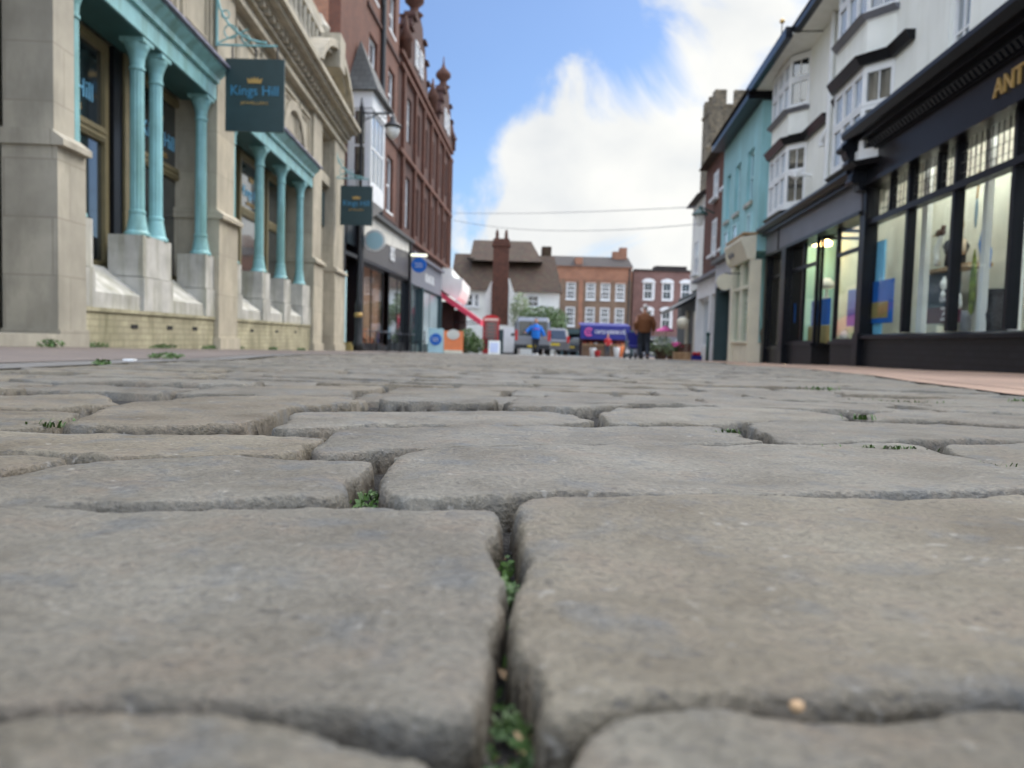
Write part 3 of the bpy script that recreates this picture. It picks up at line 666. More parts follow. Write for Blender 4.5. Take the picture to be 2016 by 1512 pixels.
# entablature in steps
mb = MB(WL)
for z0, z1, wf in [(5.38, 5.46, .12), (5.46, 5.62, .06), (5.62, 5.68, .15), (5.68, 5.80, .10), (5.80, 5.86, .26), (5.86, 5.95, .40), (5.95, 6.06, .50)]:
    mb.box(4.8, 22.85 if wf < .3 else 22.9, -.5, wf, z0, z1)
for i in range(56): u = 5 + i * .32; mb.box(u, u + .14, .10, .24, 5.70, 5.80)
mb.build('cornice', m_ash, b)
mb = MB(WL); mb.box(4.8, 22.8, -.4, .02, 6.06, 6.3)
for i in range(8): u = 5.4 + i * 2.2; mb.box(u, u + .55, -.35, .06, 6.3, 7.3)
mb.box(4.8, 22.8, -.35, -.05, 6.3, 7.3); mb.box(4.8, 22.8, -.42, .12, 7.3, 7.5)
for i in range(40): u = 5.1 + i * .42; mb.lathe(u, .1, [(.05, 6.32), (.10, 6.5), (.05, 6.8), (.06, 7.2)], 8)
for i in range(6): u = 9.0 + i * 2.2; mb.lathe(u, -.12, [(.10, 7.5), (.20, 7.62), (.26, 7.8), (.12, 8.0), (.05, 8.15)], 8)
mb.build('parapet', m_ash_g, b)
# segmental pediment
mb = MB(WL); uc, ra = 19.3, 2.2
arc = lambda k, rise, z0: [(uc + k * ra * (1 - 2 * i / 18), z0 + rise * (1 - (1 - 2 * i / 18) ** 2) ** .8) for i in range(19)]
mb.prism(arc(1, 1.05, 6.06) + list(reversed(arc(.93, .86, 6.06))), 1, -.1, .55)
mb.prism(arc(.98, .97, 6.06) + list(reversed(arc(.9, .74, 6.06))), 1, -.1, .42)
mb.prism(arc(.92, .8, 6.06), 1, -.1, .12)
mb.box(18.95, 19.6, .12, .6, 6.5, 7.3)
mb.build('pediment', m_ash, b)
# lintels, soffits
def lintel(u0, u1):
    f = MB(WL); f.box(u0, u1, -.52, .02, 3.56, 3.80); f.box(u0, u1, -.5, .07, 3.80, 3.88); f.prism([(.07, 3.88), (.18, 3.98), (.18, 4.02), (-.4, 4.02), (-.4, 3.88)], 0, u0, u1 + .05)
    f = f.build('lintel', m_teal, b); MB(WL).prism([(-.06, 4.10), (.24, 4.055), (.24, 4.022), (-.06, 4.022)], 0, u0 - .02, u1 + .1).build('flashing', m_lead, f)
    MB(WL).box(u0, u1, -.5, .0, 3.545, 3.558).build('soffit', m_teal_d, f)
lintel(7.86, 11.93); lintel(12.82, 18.72)
def column(u, w=-.13):
    mb = MB(WL); n = 24; z0, z1 = 1.20, 3.545
    prof = [(.150, z0), (.150, z0 + .03), (.125, z0 + .06), (.115, z0 + .12), (.092, z0 + .26), (.098, z0 + .27), (.098, z0 + .30), (.086, z0 + .31)]
    mb.lathe(u, w, prof, n); mb.lathe(u, w, [(.085, z0 + .31), (.078, z1 - .36)], n, flute=.09)
    mb.lathe(u, w, [(.08, z1 - .36), (.092, z1 - .35), (.092, z1 - .32), (.08, z1 - .31), (.086, z1 - .22), (.11, z1 - .14), (.135, z1 - .09), (.14, z1 - .05)], n)
    mb.box(u - .15, u + .15, w - .15, w + .14, z1 - .05, z1)
    mb.build('column', m_teal, b, smooth=False)
for u in (8.02, 9.56, 10.10, 11.72, 13.1, 14.8, 16.4, 18.1): column(u)
def pedestal(u0, u1):
    mb = MB(WL); mb.box(u0, u1, -.42, .0, .70, 1.20); mb.box(u0 - .015, u1 + .015, -.42, .02, .28, .69); mb.build('pedestal', m_sill, b)
for u0, u1 in ((7.86, 8.2), (9.42, 10.28), (11.56, 11.93), (12.8, 13.3), (14.6, 15.1), (16.2, 16.75), (17.9, 18.7)): pedestal(u0, u1)
for u0, u1 in ((8.22, 9.40), (10.30, 11.54), (13.32, 14.58), (15.12, 16.18), (16.77, 17.88)):
    mb = MB(WL); mb.prism([(-.60, .28), (-.02, .28), (-.02, .45), (-.46, .80), (-.60, .80)], 0, u0, u1); mb.build('sloping_sill', m_sill, b)
for u0, u1 in ((7.86, 11.93), (12.82, 18.72)):
    mb = MB(WL); mb.box(u0, u1, -.55, .012, gz(u1) - .4, .235); mb.box(u0, u1, -.55, .035, .235, .277); mb.build('plinth', m_plinth, b)
for u in (9.15, 10.2, 11.1, 13.9, 15.6, 17.2): MB(WL).box(u - .09, u + .09, .008, .018, .06, .11).build('air_brick', m_dark, b)
# recessed shop windows with bronze frames
def shopwin(u0, u1, sign=True, pm=None):
    mb = MB(WL); w = -.55; mb.box(u0, u0 + .10, w - .1, w, .8, 3.54); mb.box(u1 - .10, u1, w - .1, w, .8, 3.54)
    for z0, z1 in ((3.42, 3.54), (2.33, 2.50), (.8, .88)): mb.box(u0 + .1, u1 - .1, w - .1, w + .003, z0, z1)
    for z0, z1 in ((2.36, 2.385), (2.43, 2.455), (3.46, 3.48)): mb.box(u0 + .1, u1 - .1, w, w + .02, z0, z1)
    f = mb.build('window', m_bronze, b); MB(WL).box(u0 + .1, u1 - .1, w - .06, w - .05, .88, 3.42).build('pane', pm or m_pane_d, f)
    if sign:
        uc = (u0 + u1) / 2; text_mesh('lettering', 'Kings Hill', .30, m_lblue, WL, uc, w - .035, 2.84, f, 1, .003, width=1.12)
        text_mesh('small_lettering', 'JEWELLERS', .10, m_gold, WL, uc, w - .035, 2.62, f, 1, .003, width=.6); crown(WL, f, uc, w - .04, 3.13, .13, 1)
shopwin(7.95, 9.74); shopwin(10.5, 12.14); shopwin(13.0, 14.7, False, m_pane); shopwin(15.0, 16.7); shopwin(16.9, 18.5, False)
mb = MB(WL); mb.box(9.76, 10.48, -.72, -.5, .8, 3.54); mb.build('window_pier', m_black, b)
mb = MB(WL); mb.box(10.0, 10.12, -.5, -.47, .8, 3.54); mb.build('pier_trim', m_bronze, b)
# weeds along the wall foot
rnd = random.Random(5)
for k, u in enumerate((8.1, 9.9, 11.6, 12.9, 15.2, 17.6)):
    mb = MB(WL); mb.leaves((u, .05, gz(u) + .02), (.34 + .1 * (k % 2), .04, .035), 240, .014, rnd)
    tag(mb.build('weed_patch', m_leaf, loc=WL(u, .05, gz(u)), recalc=False), ['ragged weeds against the cream plinth just past the nearest pillar', 'low moss at the foot of the cream plinth below the twin columns', 'weeds at the cream plinth by the wide pilaster', 'brighter weeds past the wide pilaster', 'thin moss at the foot of the second cream plinth', 'weeds at the far end of the second cream plinth'][k], 'weed', 'weeds along the stone shop')
def hanging_sign(y, pxl, label):
    x0 = -4.1 - .045 * y + .0; sc = .89; o = thing('hanging_sign', (x0, y, 2.9), label, 'sign', 'hanging signs of the stone shop')
    T = lambda a, b_, c: Vector((x0 + a, y + b_, c)); bl, zt = .17, 4.22
    MB(T).box(bl, bl + .89, -.02, .02, 3.10, zt - .04).build('board', m_signgreen, o)
    mb = MB(T); mb.tube([(.02, 0, 4.38), (.95, 0, 4.38)], .018); mb.tube([(.03, 0, 4.36), (.03, 0, 5.2)], .022)
    mb.tube([(.04 + .62 * (1 - math.cos(t)) * 1.2, 0, 5.15 - .72 * math.sin(t)) for t in [math.pi / 2 * i / 10 for i in range(11)]], .018)
    for cx, cz, r in ((.24, 4.58, .10), (.47, 4.48, .06), (.16, 4.83, .06)): mb.tube([(cx + r * math.cos(a), 0, cz + r * math.sin(a)) for a in [i * math.pi / 6 for i in range(13)]], .012, 6)
    mb.tube([(.03, 0, 4.4), (.5, 0, 4.62)], .012, 6); mb.build('bracket', m_teal, o)
    for a in (.27, .62, .95): MB(T).tube([(a, 0, 4.38), (a, 0, zt - .06)], .012, 6).build('hanger', m_iron, o)
    text_mesh('lettering', 'Kings Hill', .21, m_signbl, T, bl + .445, -.026, 3.70, o, 1, .003, width=.72)
    text_mesh('small_lettering', 'JEWELLERS', .06, m_gold, T, bl + .445, -.026, 3.52, o, 1, .003, width=.42)
    W2 = lambda a, b_, c: T(a, b_, c); crown(W2, o, bl + .445, -.03, 3.86, .10, 1)
hanging_sign(11.9, 445, 'large dark green hanging sign with gold crown and blue lettering on a teal bracket, nearest')
hanging_sign(21.6, 660, 'smaller looking dark green hanging sign beside the white bay window')

# ================================================================== LEFT: red brick house with white oriel
b = thing('red_brick_building', WL2(28, -4, gz(28)), 'tall plain red brick building with a white oriel window behind the stone shop', 'building')
ops = [(29.8, 31.0, 4.9, 7.0), (29.8, 31.0, 8.6, 10.3), (29.8, 31.0, 11.7, 13.2), (26.6, 27.9, 8.7, 10.3), (26.6, 27.9, 11.7, 13.2), (27.6, 28.8, 5.0, 7.0)]
mb = MB(WL2); panels(mb, (23.0, 31.7), (4.32, 15.6), -.35, 0, ops); mb.build('wall', m_red1, b)
MB(WL2).box(23.0, 31.7, -9, -.36, gz(34) - .3, 15.6).build('side_wall', m_orange, b)
for o in ops: window(WL2, b, *o, -.12, 2, 2, fr=.09)
mb = MB(WL2)
for z in (4.5, 7.6, 11.0): mb.box(26.2, 31.7, 0, .07, z, z + .14)
mb.box(23, 31.7, -.1, .35, 15.3, 15.7); mb.build('string_course', m_red2, b)
mb = MB(WL2); mb.tube([(28.4, .1, 4.4), (28.4, .1, 15.4)], .09); mb.tube([(25.5, .08, 15.3), (28.35, .08, 11.8)], .06); mb.box(28.2, 28.6, .02, .3, 13.6, 14.0); mb.build('drainpipe', m_iron, b)
MB(WL2).prism([(-9, 15.6), (.1, 15.6), (-4.5, 19)], 0, 23.0, 31.7).build('roof', m_tile, b)
# oriel
o = MB(WL2); o.box(24.0, 26.0, 0, .72, 4.25, 4.75); o.box(23.97, 26.03, 0, .76, 7.0, 7.5); o.box(24.0, 24.1, 0, .12, 4.75, 7.0)
for u in (24.0, 25.9): o.box(u, u + .1, .6, .72, 4.75, 7.0)
o.prism([(0, 3.75), (.72, 4.25), (0, 4.25)], 0, 24.0, 26.0)
o = o.build('oriel', m_wframe, b)
Tside = lambda a, b_, c: WL2(24.0 - b_, a, c)
window(Tside, o, .12, .60, 4.75, 7.0, -.01, 1, 2, fr=.08, sill=False); window(WL2, o, 24.1, 25.9, 4.75, 7.0, .70, 3, 2, fr=.08, sill=False)
mb = MB(WL2); mb.add([(23.8, -.05, 7.5), (26.2, -.05, 7.5), (26.2, .95, 7.5), (23.8, .95, 7.5), (25.0, .1, 9.4)], [(0, 1, 2, 3), (0, 1, 4), (1, 2, 4), (2, 3, 4), (3, 0, 4)]); mb.build('oriel_roof', m_slate, o)
b0 = b
# black shopfront beneath it
b = thing('black_shopfront', WL2(30, 0, gz(30)), 'black shopfront with cream sign board below the plain red brick building', 'shopfront')
W = WL2
mb = MB(W); mb.box(22.95, 34.6, -.3, .05, gz(34) - .3, gz(30) + .25); mb.box(22.95, 34.6, -.3, .12, 2.5, 2.62); mb.box(22.95, 34.7, -.3, .30, 4.18, 4.31)
for u in (22.95, 25.3, 34.3): mb.box(u, u + .3, -.3, .18, gz(34) - .2, 4.18)
mb.build('frame', m_black, b)
MB(W).box(25.6, 34.3, -.2, .10, 2.63, 4.17).build('fascia', M('grey_brown_fascia', (.075, .068, .066), .5, .08, 2, 0), b)
MB(W).prism([(25.7, 3.35), (34.2, 3.75), (34.2, 4.16), (25.7, 4.16)], 1, .10, .12).build('sign_board', m_buff, b)
text_mesh('lettering', '&S', .8, m_wframe, W, 30.6, .125, 3.25, b, 1, .02)
mb = MB(W); mb.box(25.65, 34.2, -2.6, -2.5, gz(34), 4.1); mb.build('interior_wall', m_buff, b)
MB(W).box(25.7, 34.2, -2.5, -.2, gz(34) - .1, gz(34) + .02).build('interior_floor', m_dark, b)
window(W, b, 25.6, 29.6, gz(30) + .25, 2.5, 0, 2, 1, fr=.08, fm=m_black, pm=m_glass, sill=False)
window(W, b, 30.6, 34.3, gz(30) + .25, 2.5, 0, 2, 1, fr=.08, fm=m_black, pm=m_pane, sill=False)
MB(W).box(23.4, 23.75, .05, .10, gz(24) + .2, 2.0).build('door_panel', m_turqf, b)
MB(W).box(24.0, 25.2, -.02, .02, 2.9, 3.9).build('dark_panel', m_black, b)
b = thing('round_projecting_sign', WL2(27.0, .1, 3.2), 'round pale sign with a bright ring projecting over the cafe tables', 'sign')
u, z = WL2.at(738, 474, .5); c = WL2(u, .5, z)
T = lambda a, b_, cc: Vector((c.x + a, c.y + b_, c.z + cc))
disc = lambda r, d0, d1, n=28: MB(T).prism([(r * math.cos(2 * math.pi * i / n), r * math.sin(2 * math.pi * i / n)) for i in range(n)], 1, d0, d1)
disc(.36, -.05, .05).build('disc', m_clear, b); disc(.28, -.06, -.051).build('face', m_turqf, b); MB(T).tube([(0, .0, 0), (-.7, 0, 0)], .03).build('bracket', m_iron, b)

# ================================================================== LEFT: gabled dark red building
b = thing('gabled_brick_building', WL2(43, -4, gz(43)), 'dark red brick building with stepped gables topped by finials', 'building')
cols = [34.3, 36.6, 39.0, 41.4, 43.8, 46.6]
ops = [(u - .5, u + .5, z0, z1) for u in cols for z0, z1 in ((4.8, 7.0), (8.5, 10.4))]
mb = MB(WL2); panels(mb, (31.8, 49.0), (3.9, 11.7), -.4, 0, ops); mb.box(31.8, 49.0, -9, -.41, gz(52) - .3, 11.7); mb.build('wall', m_red2, b)
for o in ops: window(WL2, b, *o, -.12, 2, 2, fr=.10, sill=False)
mb = MB(WL2)
for z in (4.3, 7.6, 11.0, 11.5): mb.box(31.8, 49.1, 0, .16, z, z + .16)
for u in (32.5, 35.4, 37.8, 40.2, 42.6, 45.0, 47.6, 48.7): mb.box(u, u + .25, 0, .14, 4.5, 11.0)
mb.build('brick_trim', m_red1, b)
MB(WL2).prism([(-8.5, 11.7), (.1, 11.7), (-4.2, 15.6)], 0, 32.5, 49.0).build('roof', m_slate, b)
gs = lambda z: 11.66 + (z - 11.66) * .78
for uc in (35.7, 45.6):
    prof = [(-2.9, 11.66), (-2.9, 12.4), (-2.6, 12.6), (-2.4, 13.4), (-2.0, 13.6), (-1.8, 14.3), (-1.2, 14.5), (-1.0, 15.1), (-.4, 15.3)]
    prof = [(a, gs(z)) for a, z in prof]
    P = [(uc + a, z) for a, z in prof] + [(uc - a, z) for a, z in reversed(prof)]
    op = [(uc - 1.0, uc - .25, 12.0, 13.1), (uc + .25, uc + 1.0, 12.0, 13.1)]
    mb = MB(WL2); mb.prism(P, 1, -.4, .12)
    for sx in (-1, 1):
        for a, z in ((-2.7, gs(12.5)), (-2.1, gs(13.5)), (-1.4, gs(14.4))): mb.box(uc + sx * a - .3, uc + sx * a + .3, -.45, .26, z, z + .13)
    g = mb.build('gable', m_red2, b)
    MB(WL2).lathe(uc, -.12, [(r_, gs(z_)) for r_, z_ in [(.26, 15.2), (.42, 15.4), (.22, 15.55), (.2, 15.8), (.44, 16.1), (.44, 16.35), (.12, 16.8), (.05, 17.1), (.02, 17.6)]], 12).build('finial', m_terra, g, smooth=True)
    for o in op: window(WL2, g, *o, .19, 1, 2, fr=.08, sill=False)
for uc in (32.9, 40.6, 48.8): MB(WL2).lathe(uc, .05, [(.25, 11.7), (.25, 12.3), (.34, 12.4), (.12, 12.9), (.03, 13.4)], 10).build('small_finial', m_terra, b, smooth=True)
MB(WL2).box(43, 44.2, -5, -3.8, 14, 17).build('chimney', m_red1, b)
# grey shop below
b = thing('grey_shopfront', WL2(40, 0, gz(40)), 'grey shopfront with a bright window below the gabled building', 'shopfront')
mb = MB(W); mb.box(34.75, 45.0, -.3, .12, 2.45, 3.75); mb.box(34.75, 45.0, -.3, .3, 3.76, 3.88); mb.build('fascia', m_greyfascia, b)
mb = MB(W); mb.box(34.75, 45, -.3, .05, gz(45) - .2, gz(40) + .35)
for u in (34.75, 38.0, 44.7): mb.box(u, u + .3, -.3, .18, gz(45), 2.45)
mb.build('frame', m_signgreen, b)
window(W, b, 38.3, 44.7, gz(40) + .35, 2.45, 0, 2, 1, fr=.08, fm=m_signgreen, pm=M('bright_shop_window', (.42, .52, .54), .15, .15, .7, 0), sill=False)
window(W, b, 35.05, 38.0, gz(40) + .35, 2.45, 0, 2, 1, fr=.08, fm=m_signgreen, sill=False)
marks(W, 40.5, .13, 3.05, 3.0, .42, m_wframe, b, 4)
b = thing('round_blue_sign', WL2(37.5, .5, 3.4), 'round blue hanging sign under a small lit lamp bar', 'sign')
u, z = WL2.at(825, 522, .6); c = WL2(u, .6, z); T = lambda a, b_, cc: Vector((c.x + a, c.y + b_, c.z + cc))
disc(.33, -.04, .04).build('disc', m_blue, b); marks(T, 0, -.05, 0, .36, .08, m_wframe, b, 5, 2)
MB(T).tube([(-.36, 0, .43), (.34, 0, .43)], .06).build('lamp_bar', M('lit_lamp_bar', (.9, .9, .7), .4, 0, 1, 0, emit=.7), b)
MB(T).tube([(0, 0, .33), (0, 0, .45)], .02).build('hanger', m_iron, b); MB(T).tube([(-.8, 0, .4), (0, 0, .4)], .025).build('bracket', m_iron, b)

# white jettied house with the red awning
b = thing('white_awning_building', (-5, 50, gz(50)), 'white stepped shop end with a red awning below it', 'building')
mb = MB()
mb.prism([(-7, 3.0), (-4.45, 2.95), (-3.45, 2.3), (-3.3, 2.5), (-3.15, 2.95), (-3.1, 3.55), (-3.6, 3.6), (-3.75, 3.8), (-3.75, 4.15), (-4.4, 4.2), (-4.55, 4.6), (-7, 4.6)], 1, 46, 54)
mb.build('wall', m_white, b)
mb = MB(); mb.box(-7, -3.3, 46.9, 54, gz(54) - .2, 1.75); mb.build('shop_recess', M('dark_red_shop', (.06, .018, .016), .7, .4, 2, 0), b)
mb = MB(); mb.add([(-4.35, 45.4, 2.75), (-4.35, 53, 2.75), (-1.95, 53, 1.15), (-1.95, 45.4, 1.15), (-4.35, 45.4, 2.40), (-4.35, 53, 2.40), (-1.95, 53, .82), (-1.95, 45.4, .82)], [(0, 1, 2, 3), (4, 7, 6, 5), (0, 3, 7, 4), (1, 5, 6, 2), (2, 6, 7, 3), (0, 4, 5, 1)]); mb.build('awning', m_awn, b)
mb = MB(); mb.tube([(-4.3, 46.3, .9), (-2.0, 46.3, 1.1)], .03); mb.tube([(-4.3, 52.8, .9), (-2.0, 52.8, 1.1)], .03); mb.build('awning_arm', m_iron, b)
mb = MB(); mb.box(-7, -3.6, 46.2, 46.88, gz(46), 2.2); mb.build('brick_jamb', m_red2, b)

# ================================================================== FAR END
def zpx(py, y, x=0): return facing(y).z(1008 + x / y * F_PX, py)
b = thing('tiled_house', (0, 62, gz(62)), 'low white house with big clay tile roof and central brick chimney closing the street', 'building')
W = facing(60)
ze = 3.75; zr = 7.0
mb = MB(); mb.box(-4.6, 3.5, 60, 68, gz(60) - .3, ze + .1); mb.build('wall', m_white, b)
mb = MB(); mb.add([(-5.0, 59.6, ze), (3.7, 59.6, ze), (3.7, 68.4, ze), (-5.0, 68.4, ze), (-5.0, 64, zr), (3.2, 64, zr)], [(0, 1, 5, 4), (1, 2, 5), (2, 3, 4, 5), (3, 0, 4), (0, 3, 2, 1)]); mb.build('roof', m_tile, b)
mb = MB(); mb.add([(-3.7, 62, 6.3), (2.2, 62, 6.3), (2.2, 70, 6.3), (-3.7, 70, 6.3), (-3.6, 66, 8.4), (1.3, 66, 8.4)], [(0, 1, 5, 4), (1, 2, 5), (2, 3, 4, 5), (3, 0, 4), (0, 3, 2, 1)]); mb.box(2.2, 3.0, 65, 67, 6, 7.9); mb.build('upper_roof', m_tile, b)
mb = MB(); mb.box(-1.75, -.45, 58.6, 60.2, .3, 4.0); mb.prism([(-1.75, 4.0), (-.45, 4.0), (-.5, 4.5), (-1.7, 4.5)], 1, 58.7, 60.1); mb.box(-1.7, -.5, 58.8, 60.0, 4.5, 7.1); mb.box(-1.8, -.4, 58.7, 60.1, 7.1, 7.3); mb.box(-1.72, -.48, 58.78, 60.02, 7.3, 7.65)
ch = mb.build('chimney', m_terra, b)
for x in (-1.45, -.75): MB().lathe(x, 59.4, [(.16, 7.65), (.12, 8.0), (.14, 8.05), (.07, 8.4)], 10).build('chimney_pot', m_terra, ch)
mb = MB(); mb.prism([(-2.35, .2), (.1, .2), (.1, 3.2), (-.4, 4.7), (-1.1, 5.0), (-1.85, 4.4), (-2.35, 3.2)], 1, 59.5, 60.4); mb.build('white_gable', m_white, b)
MB().box(-1.9, -.3, 58.3, 58.5, gz(58), 1.1).build('low_wall', m_white, b)
for x0, x1 in ((-4.1, -3.2), (-2.9 - .2, -2.75),): window(facing(59.98), b, x0, x1, 2.5, 3.5, .02, 2, 2, fr=.08, pm=m_pane_d)
window(facing(59.98), b, 1.0, 1.9, 2.6, 3.5, .02, 2, 2, fr=.08, pm=m_pane_d)
mb = MB(); mb.tube([(-3.5, 60.9, 5.4), (-3.5, 60.9, 6.2)], .03); mb.lathe(-3.5, 60.8, [(.02, 6.2), (.3, 6.25), (.35, 6.3)], 12); mb.build('satellite_dish', m_iron, b)

b = thing('orange_brick_house', (8.5, 84, gz(84)), 'wide orange and brown brick house with two rows of white sash windows and dark roof', 'building')
W = facing(80); xs = [W.u(px, 573) for px in (1092, 1124, 1163, 1192, 1221)]
r1 = (W.z(1160, 590), W.z(1160, 556)); r2 = (W.z(1160, 643), W.z(1160, 605)); zt = W.z(1160, 527); zm = W.z(1160, 551)
xl, xr = W.u(1080, 573), W.u(1243, 573)
ops = [(x - .48, x + .48, *r) for x in xs for r in (r1, r2)]
mb = MB(W); panels(mb, (xl, xr), (1.3, zm), -.4, 0, [o for o in ops]); mb.build('wall', m_brown, b)
mb = MB(W); mb.box(xl, xr, -.4, .02, zm + .0, zt); mb.box(xl, xr, -.4, .15, zt, zt + .12)
for x in xs: mb.box(x - .65, x + .65, 0, .06, r1[1] - .02, r1[1] + .18)
mb.box(xs[1] + .8, xs[1] + 1.25, 0, .1, 1.4, zm); mb.build('upper_wall', m_orange, b)
MB(W).box(xl, xr, -8, -.41, gz(84) - .5, zt).build('rear_block', m_brown, b)
for o in ops: window(W, b, *o, -.03, 4, 4, fr=.10, bar=.045, pm=m_pane_d)
mb = MB(W); mb.prism([(-8.3, zt + .12), (.25, zt + .12), (-4, W.z(1160, 497))], 0, xl - .3, xr + .1); rf = mb.build('roof', m_slate_d, b)
for px, t in ((1236, 486), (1222, 494), (1141, 512)):
    x = W.u(px, 500); MB(W).box(x - .38, x + .38, -4.4, -3.2 if px != 1141 else -.3, zt + .1, W.z(px, t) + .3).build('chimney', m_orange, rf)
MB(W).tube([(xr - .25, .1, 1.3), (xr - .25, .1, zt)], .08).build('drainpipe', m_iron, b)

b = thing('purple_red_brick_house', (17, 86, gz(86)), 'purplish red brick house with white arched windows at the far right end', 'building')
W = facing(82); xl2, xr2 = W.u(1246, 573), W.u(1392, 573); xs = [W.u(px, 573) for px in (1276, 1313, 1350, 1384)]
r1 = (W.z(1310, 591), W.z(1310, 556)); r2 = (W.z(1310, 647), W.z(1310, 611)); zt = W.z(1310, 535)
ops = [(x - .52, x + .52, *r) for x in xs for r in (r1, r2)]
mb = MB(W); panels(mb, (xl2, xr2), (.8, zt), -.4, 0, ops); mb.build('wall', m_pinkbrick, b)
mb = MB(W); mb.box(xl2, xr2, -.4, .12, zt, zt + .2); mb.box(xl2 + 2.5, xr2 - 2, -3, -1, zt + .2, zt + .7); mb.build('parapet', m_slate_d, b)
MB(W).box(xl2, xr2, -8, -.41, gz(86) - .5, zt).build('rear_block', m_pinkbrick, b)
for o in ops:
    f = window(W, b, *o, -.03, 2, 2, fr=.14, pm=m_pane_d)
    x = (o[0] + o[1]) / 2; MB(W).prism([(x + .72 * math.cos(a), o[3] - .05 + .42 * math.sin(a)) for a in [math.pi * i / 10 for i in range(11)]], 1, 0, .12).build('window_hood', m_wframe, f)
    mb = MB(W); mb.box(o[1], o[1] + .16, 0, .06, o[2], o[3]); mb.build('surround', m_wframe, f)

# church tower beyond the right-hand houses
b = thing('church_tower', (26, 92, gz(92)), 'old brown stone church tower with battlements behind the turquoise house', 'tower')
W = facing(90); x0, x1 = W.u(1405, 300), W.u(1500, 300); zt = W.z(1430, 210)
mb = MB(W); mb.box(x0, x1, -6, 0, gz(95) - .5, zt); mb.build('wall', m_flint, b)
mb = MB(W); mb.box(x0 - .15, x1 + .1, -6.1, .12, zt, zt + .3); n = 3; wd = (x1 - x0) / 5
for i in range(3): mb.box(x0 + wd * 2 * i - .1, x0 + wd * (2 * i + 1) + .1, -.5, .1, zt + .3, zt + 1.9); mb.box(x0 + wd * 2 * i, x0 + wd * (2 * i + 1), -6, -5.5, zt + .3, zt + 1.9)
for i in range(3): mb.box(x0 - .1, x0 + .5, -1.2 - i * 2.0, -.5 - i * 2.0, zt + .3, zt + 1.9)
mb.build('battlement', m_flint, b)
mb = MB(W); mb.lathe(x0 + .2, -.3, [(1.0, -2), (1.0, zt - 5), (1.15, zt - 4.6), (.9, zt - 4.2), (.85, zt + .2)], 8); mb.box(x0 - .7, x0 + .9, -1, .9, -2, zt - 12); mb.build('buttress', m_flint, b)
MB(W).box(x0 + 1.7, x0 + 2.7, -.02, .06, zt - 5.5, zt - 2.5).build('belfry_opening', m_dark, b)
# ================================================================== RIGHT: white rendered building with bays
W = WR
b = thing('white_rendered_building', WR(11, -3, gz(11)), 'white rendered building with canted bay windows and black string courses above the shops', 'building')
sash = (9.1, 9.62, 3.42, 5.2)
ops = [sash, (6.3, 6.95, 3.42, 5.2)]
mb = MB(W); panels(mb, (3.2, 18.3), (2.9, 6.0), -.3, 0, ops); mb.box(3.2, 18.3, -7, -2.2, gz(18) - .3, 6.0); mb.box(3.2, 18.3, -2.2, -.31, 3.0, 6.0); mb.build('wall', m_white, b)
for o in ops: window(W, b, *o, -.05, 2, 4, fr=.07)
def bay(u0, u1, z0, z1, wf=.31, cant=.36, mull=3):
    """canted bay: white frame posts and panes on three faces"""
    A = (u0, 0.0); B = (u0 + cant, wf); C = (u1 - cant, wf); D = (u1, 0.0)
    apron = MB(W); apron.prism([(A[0], 0.0), (B[0], B[1]), (C[0], C[1]), (D[0], 0.0)], 2, z0 - .12, z0); o = apron.build('bay_window', m_wframe, b); MB(W).prism([A, B, C, D], 2, z1, z1 + .06).build('bay_head', m_wframe, o)
    for (p, q, m) in ((A, B, 1), (B, C, mull), (C, D, 1)):
        d = (q[0] - p[0], q[1] - p[1]); L_ = math.hypot(*d); e = (d[0] / L_, d[1] / L_); nn = (-e[1], e[0])
        T = lambda a, b_, c, p=p, e=e, nn=nn: W(p[0] + e[0] * a + nn[0] * b_, p[1] + e[1] * a + nn[1] * b_, c)
        zc = z0 + (z1 - z0) * .56
        mb = MB(T)
        for i in range(m):
            a0, a1 = L_ * i / m, L_ * (i + 1) / m
            for (c0, c1) in ((z0, zc - .004), (zc + .004, z1)):
                f = .055
                mb.box(a0 + .004, a0 + f, -.05, .0, c0, c1); mb.box(a1 - f, a1 - .004, -.05, .0, c0, c1); mb.box(a0 + f, a1 - f, -.05, .0, c0, c0 + f); mb.box(a0 + f, a1 - f, -.05, .0, c1 - f, c1)
                mb.box((a0 + a1) / 2 - .008, (a0 + a1) / 2 + .008, -.045, -.02, c0 + f, c1 - f)
        f_ = mb.build('casement', m_wframe, o); MB(T).box(.02, L_ - .02, -.036, -.03, z0 + .02, z1 - .02).build('pane', m_pane, f_)
    return o
def course(u0, u1, zb, h, bays, proj=.06):
    """black drip course that runs along the wall and round the bays"""
    pts = [(u0, proj)]
    for a, c, wf, ct in bays: pts += [(a - .02, proj), (a + ct - .01, wf + proj), (c - ct + .01, wf + proj), (c + .02, proj)]
    pts += [(u1, proj)]
    mb = MB(W)
    for p, q in zip(pts, pts[1:]):
        mb.add([(p[0], -.05, zb), (p[0], p[1], zb), (q[0], q[1], zb), (q[0], -.05, zb), (p[0], -.05, zb + h), (p[0], p[1] + .08, zb + h), (q[0], q[1] + .08, zb + h), (q[0], -.05, zb + h)],
               [(0, 1, 2, 3), (7, 6, 5, 4), (0, 4, 5, 1), (1, 5, 6, 2), (2, 6, 7, 3), (3, 7, 4, 0)])
    return mb
BA = (11.25, 13.3, .31, .36); BB = (15.6, 17.75, .31, .36)
bay(11.25, 13.3, 2.95, 4.16); bay(15.6, 17.75, 2.95, 4.10)
bay(11.25, 13.3, 4.98, 6.0); bay(15.6, 17.75, 4.90, 5.86)
course(10.6, 13.75, 4.22, .14, [BA]).build('string_course', m_black, b)
course(14.2, 18.2, 4.16, .14, [BB]).build('string_course', m_black, b)
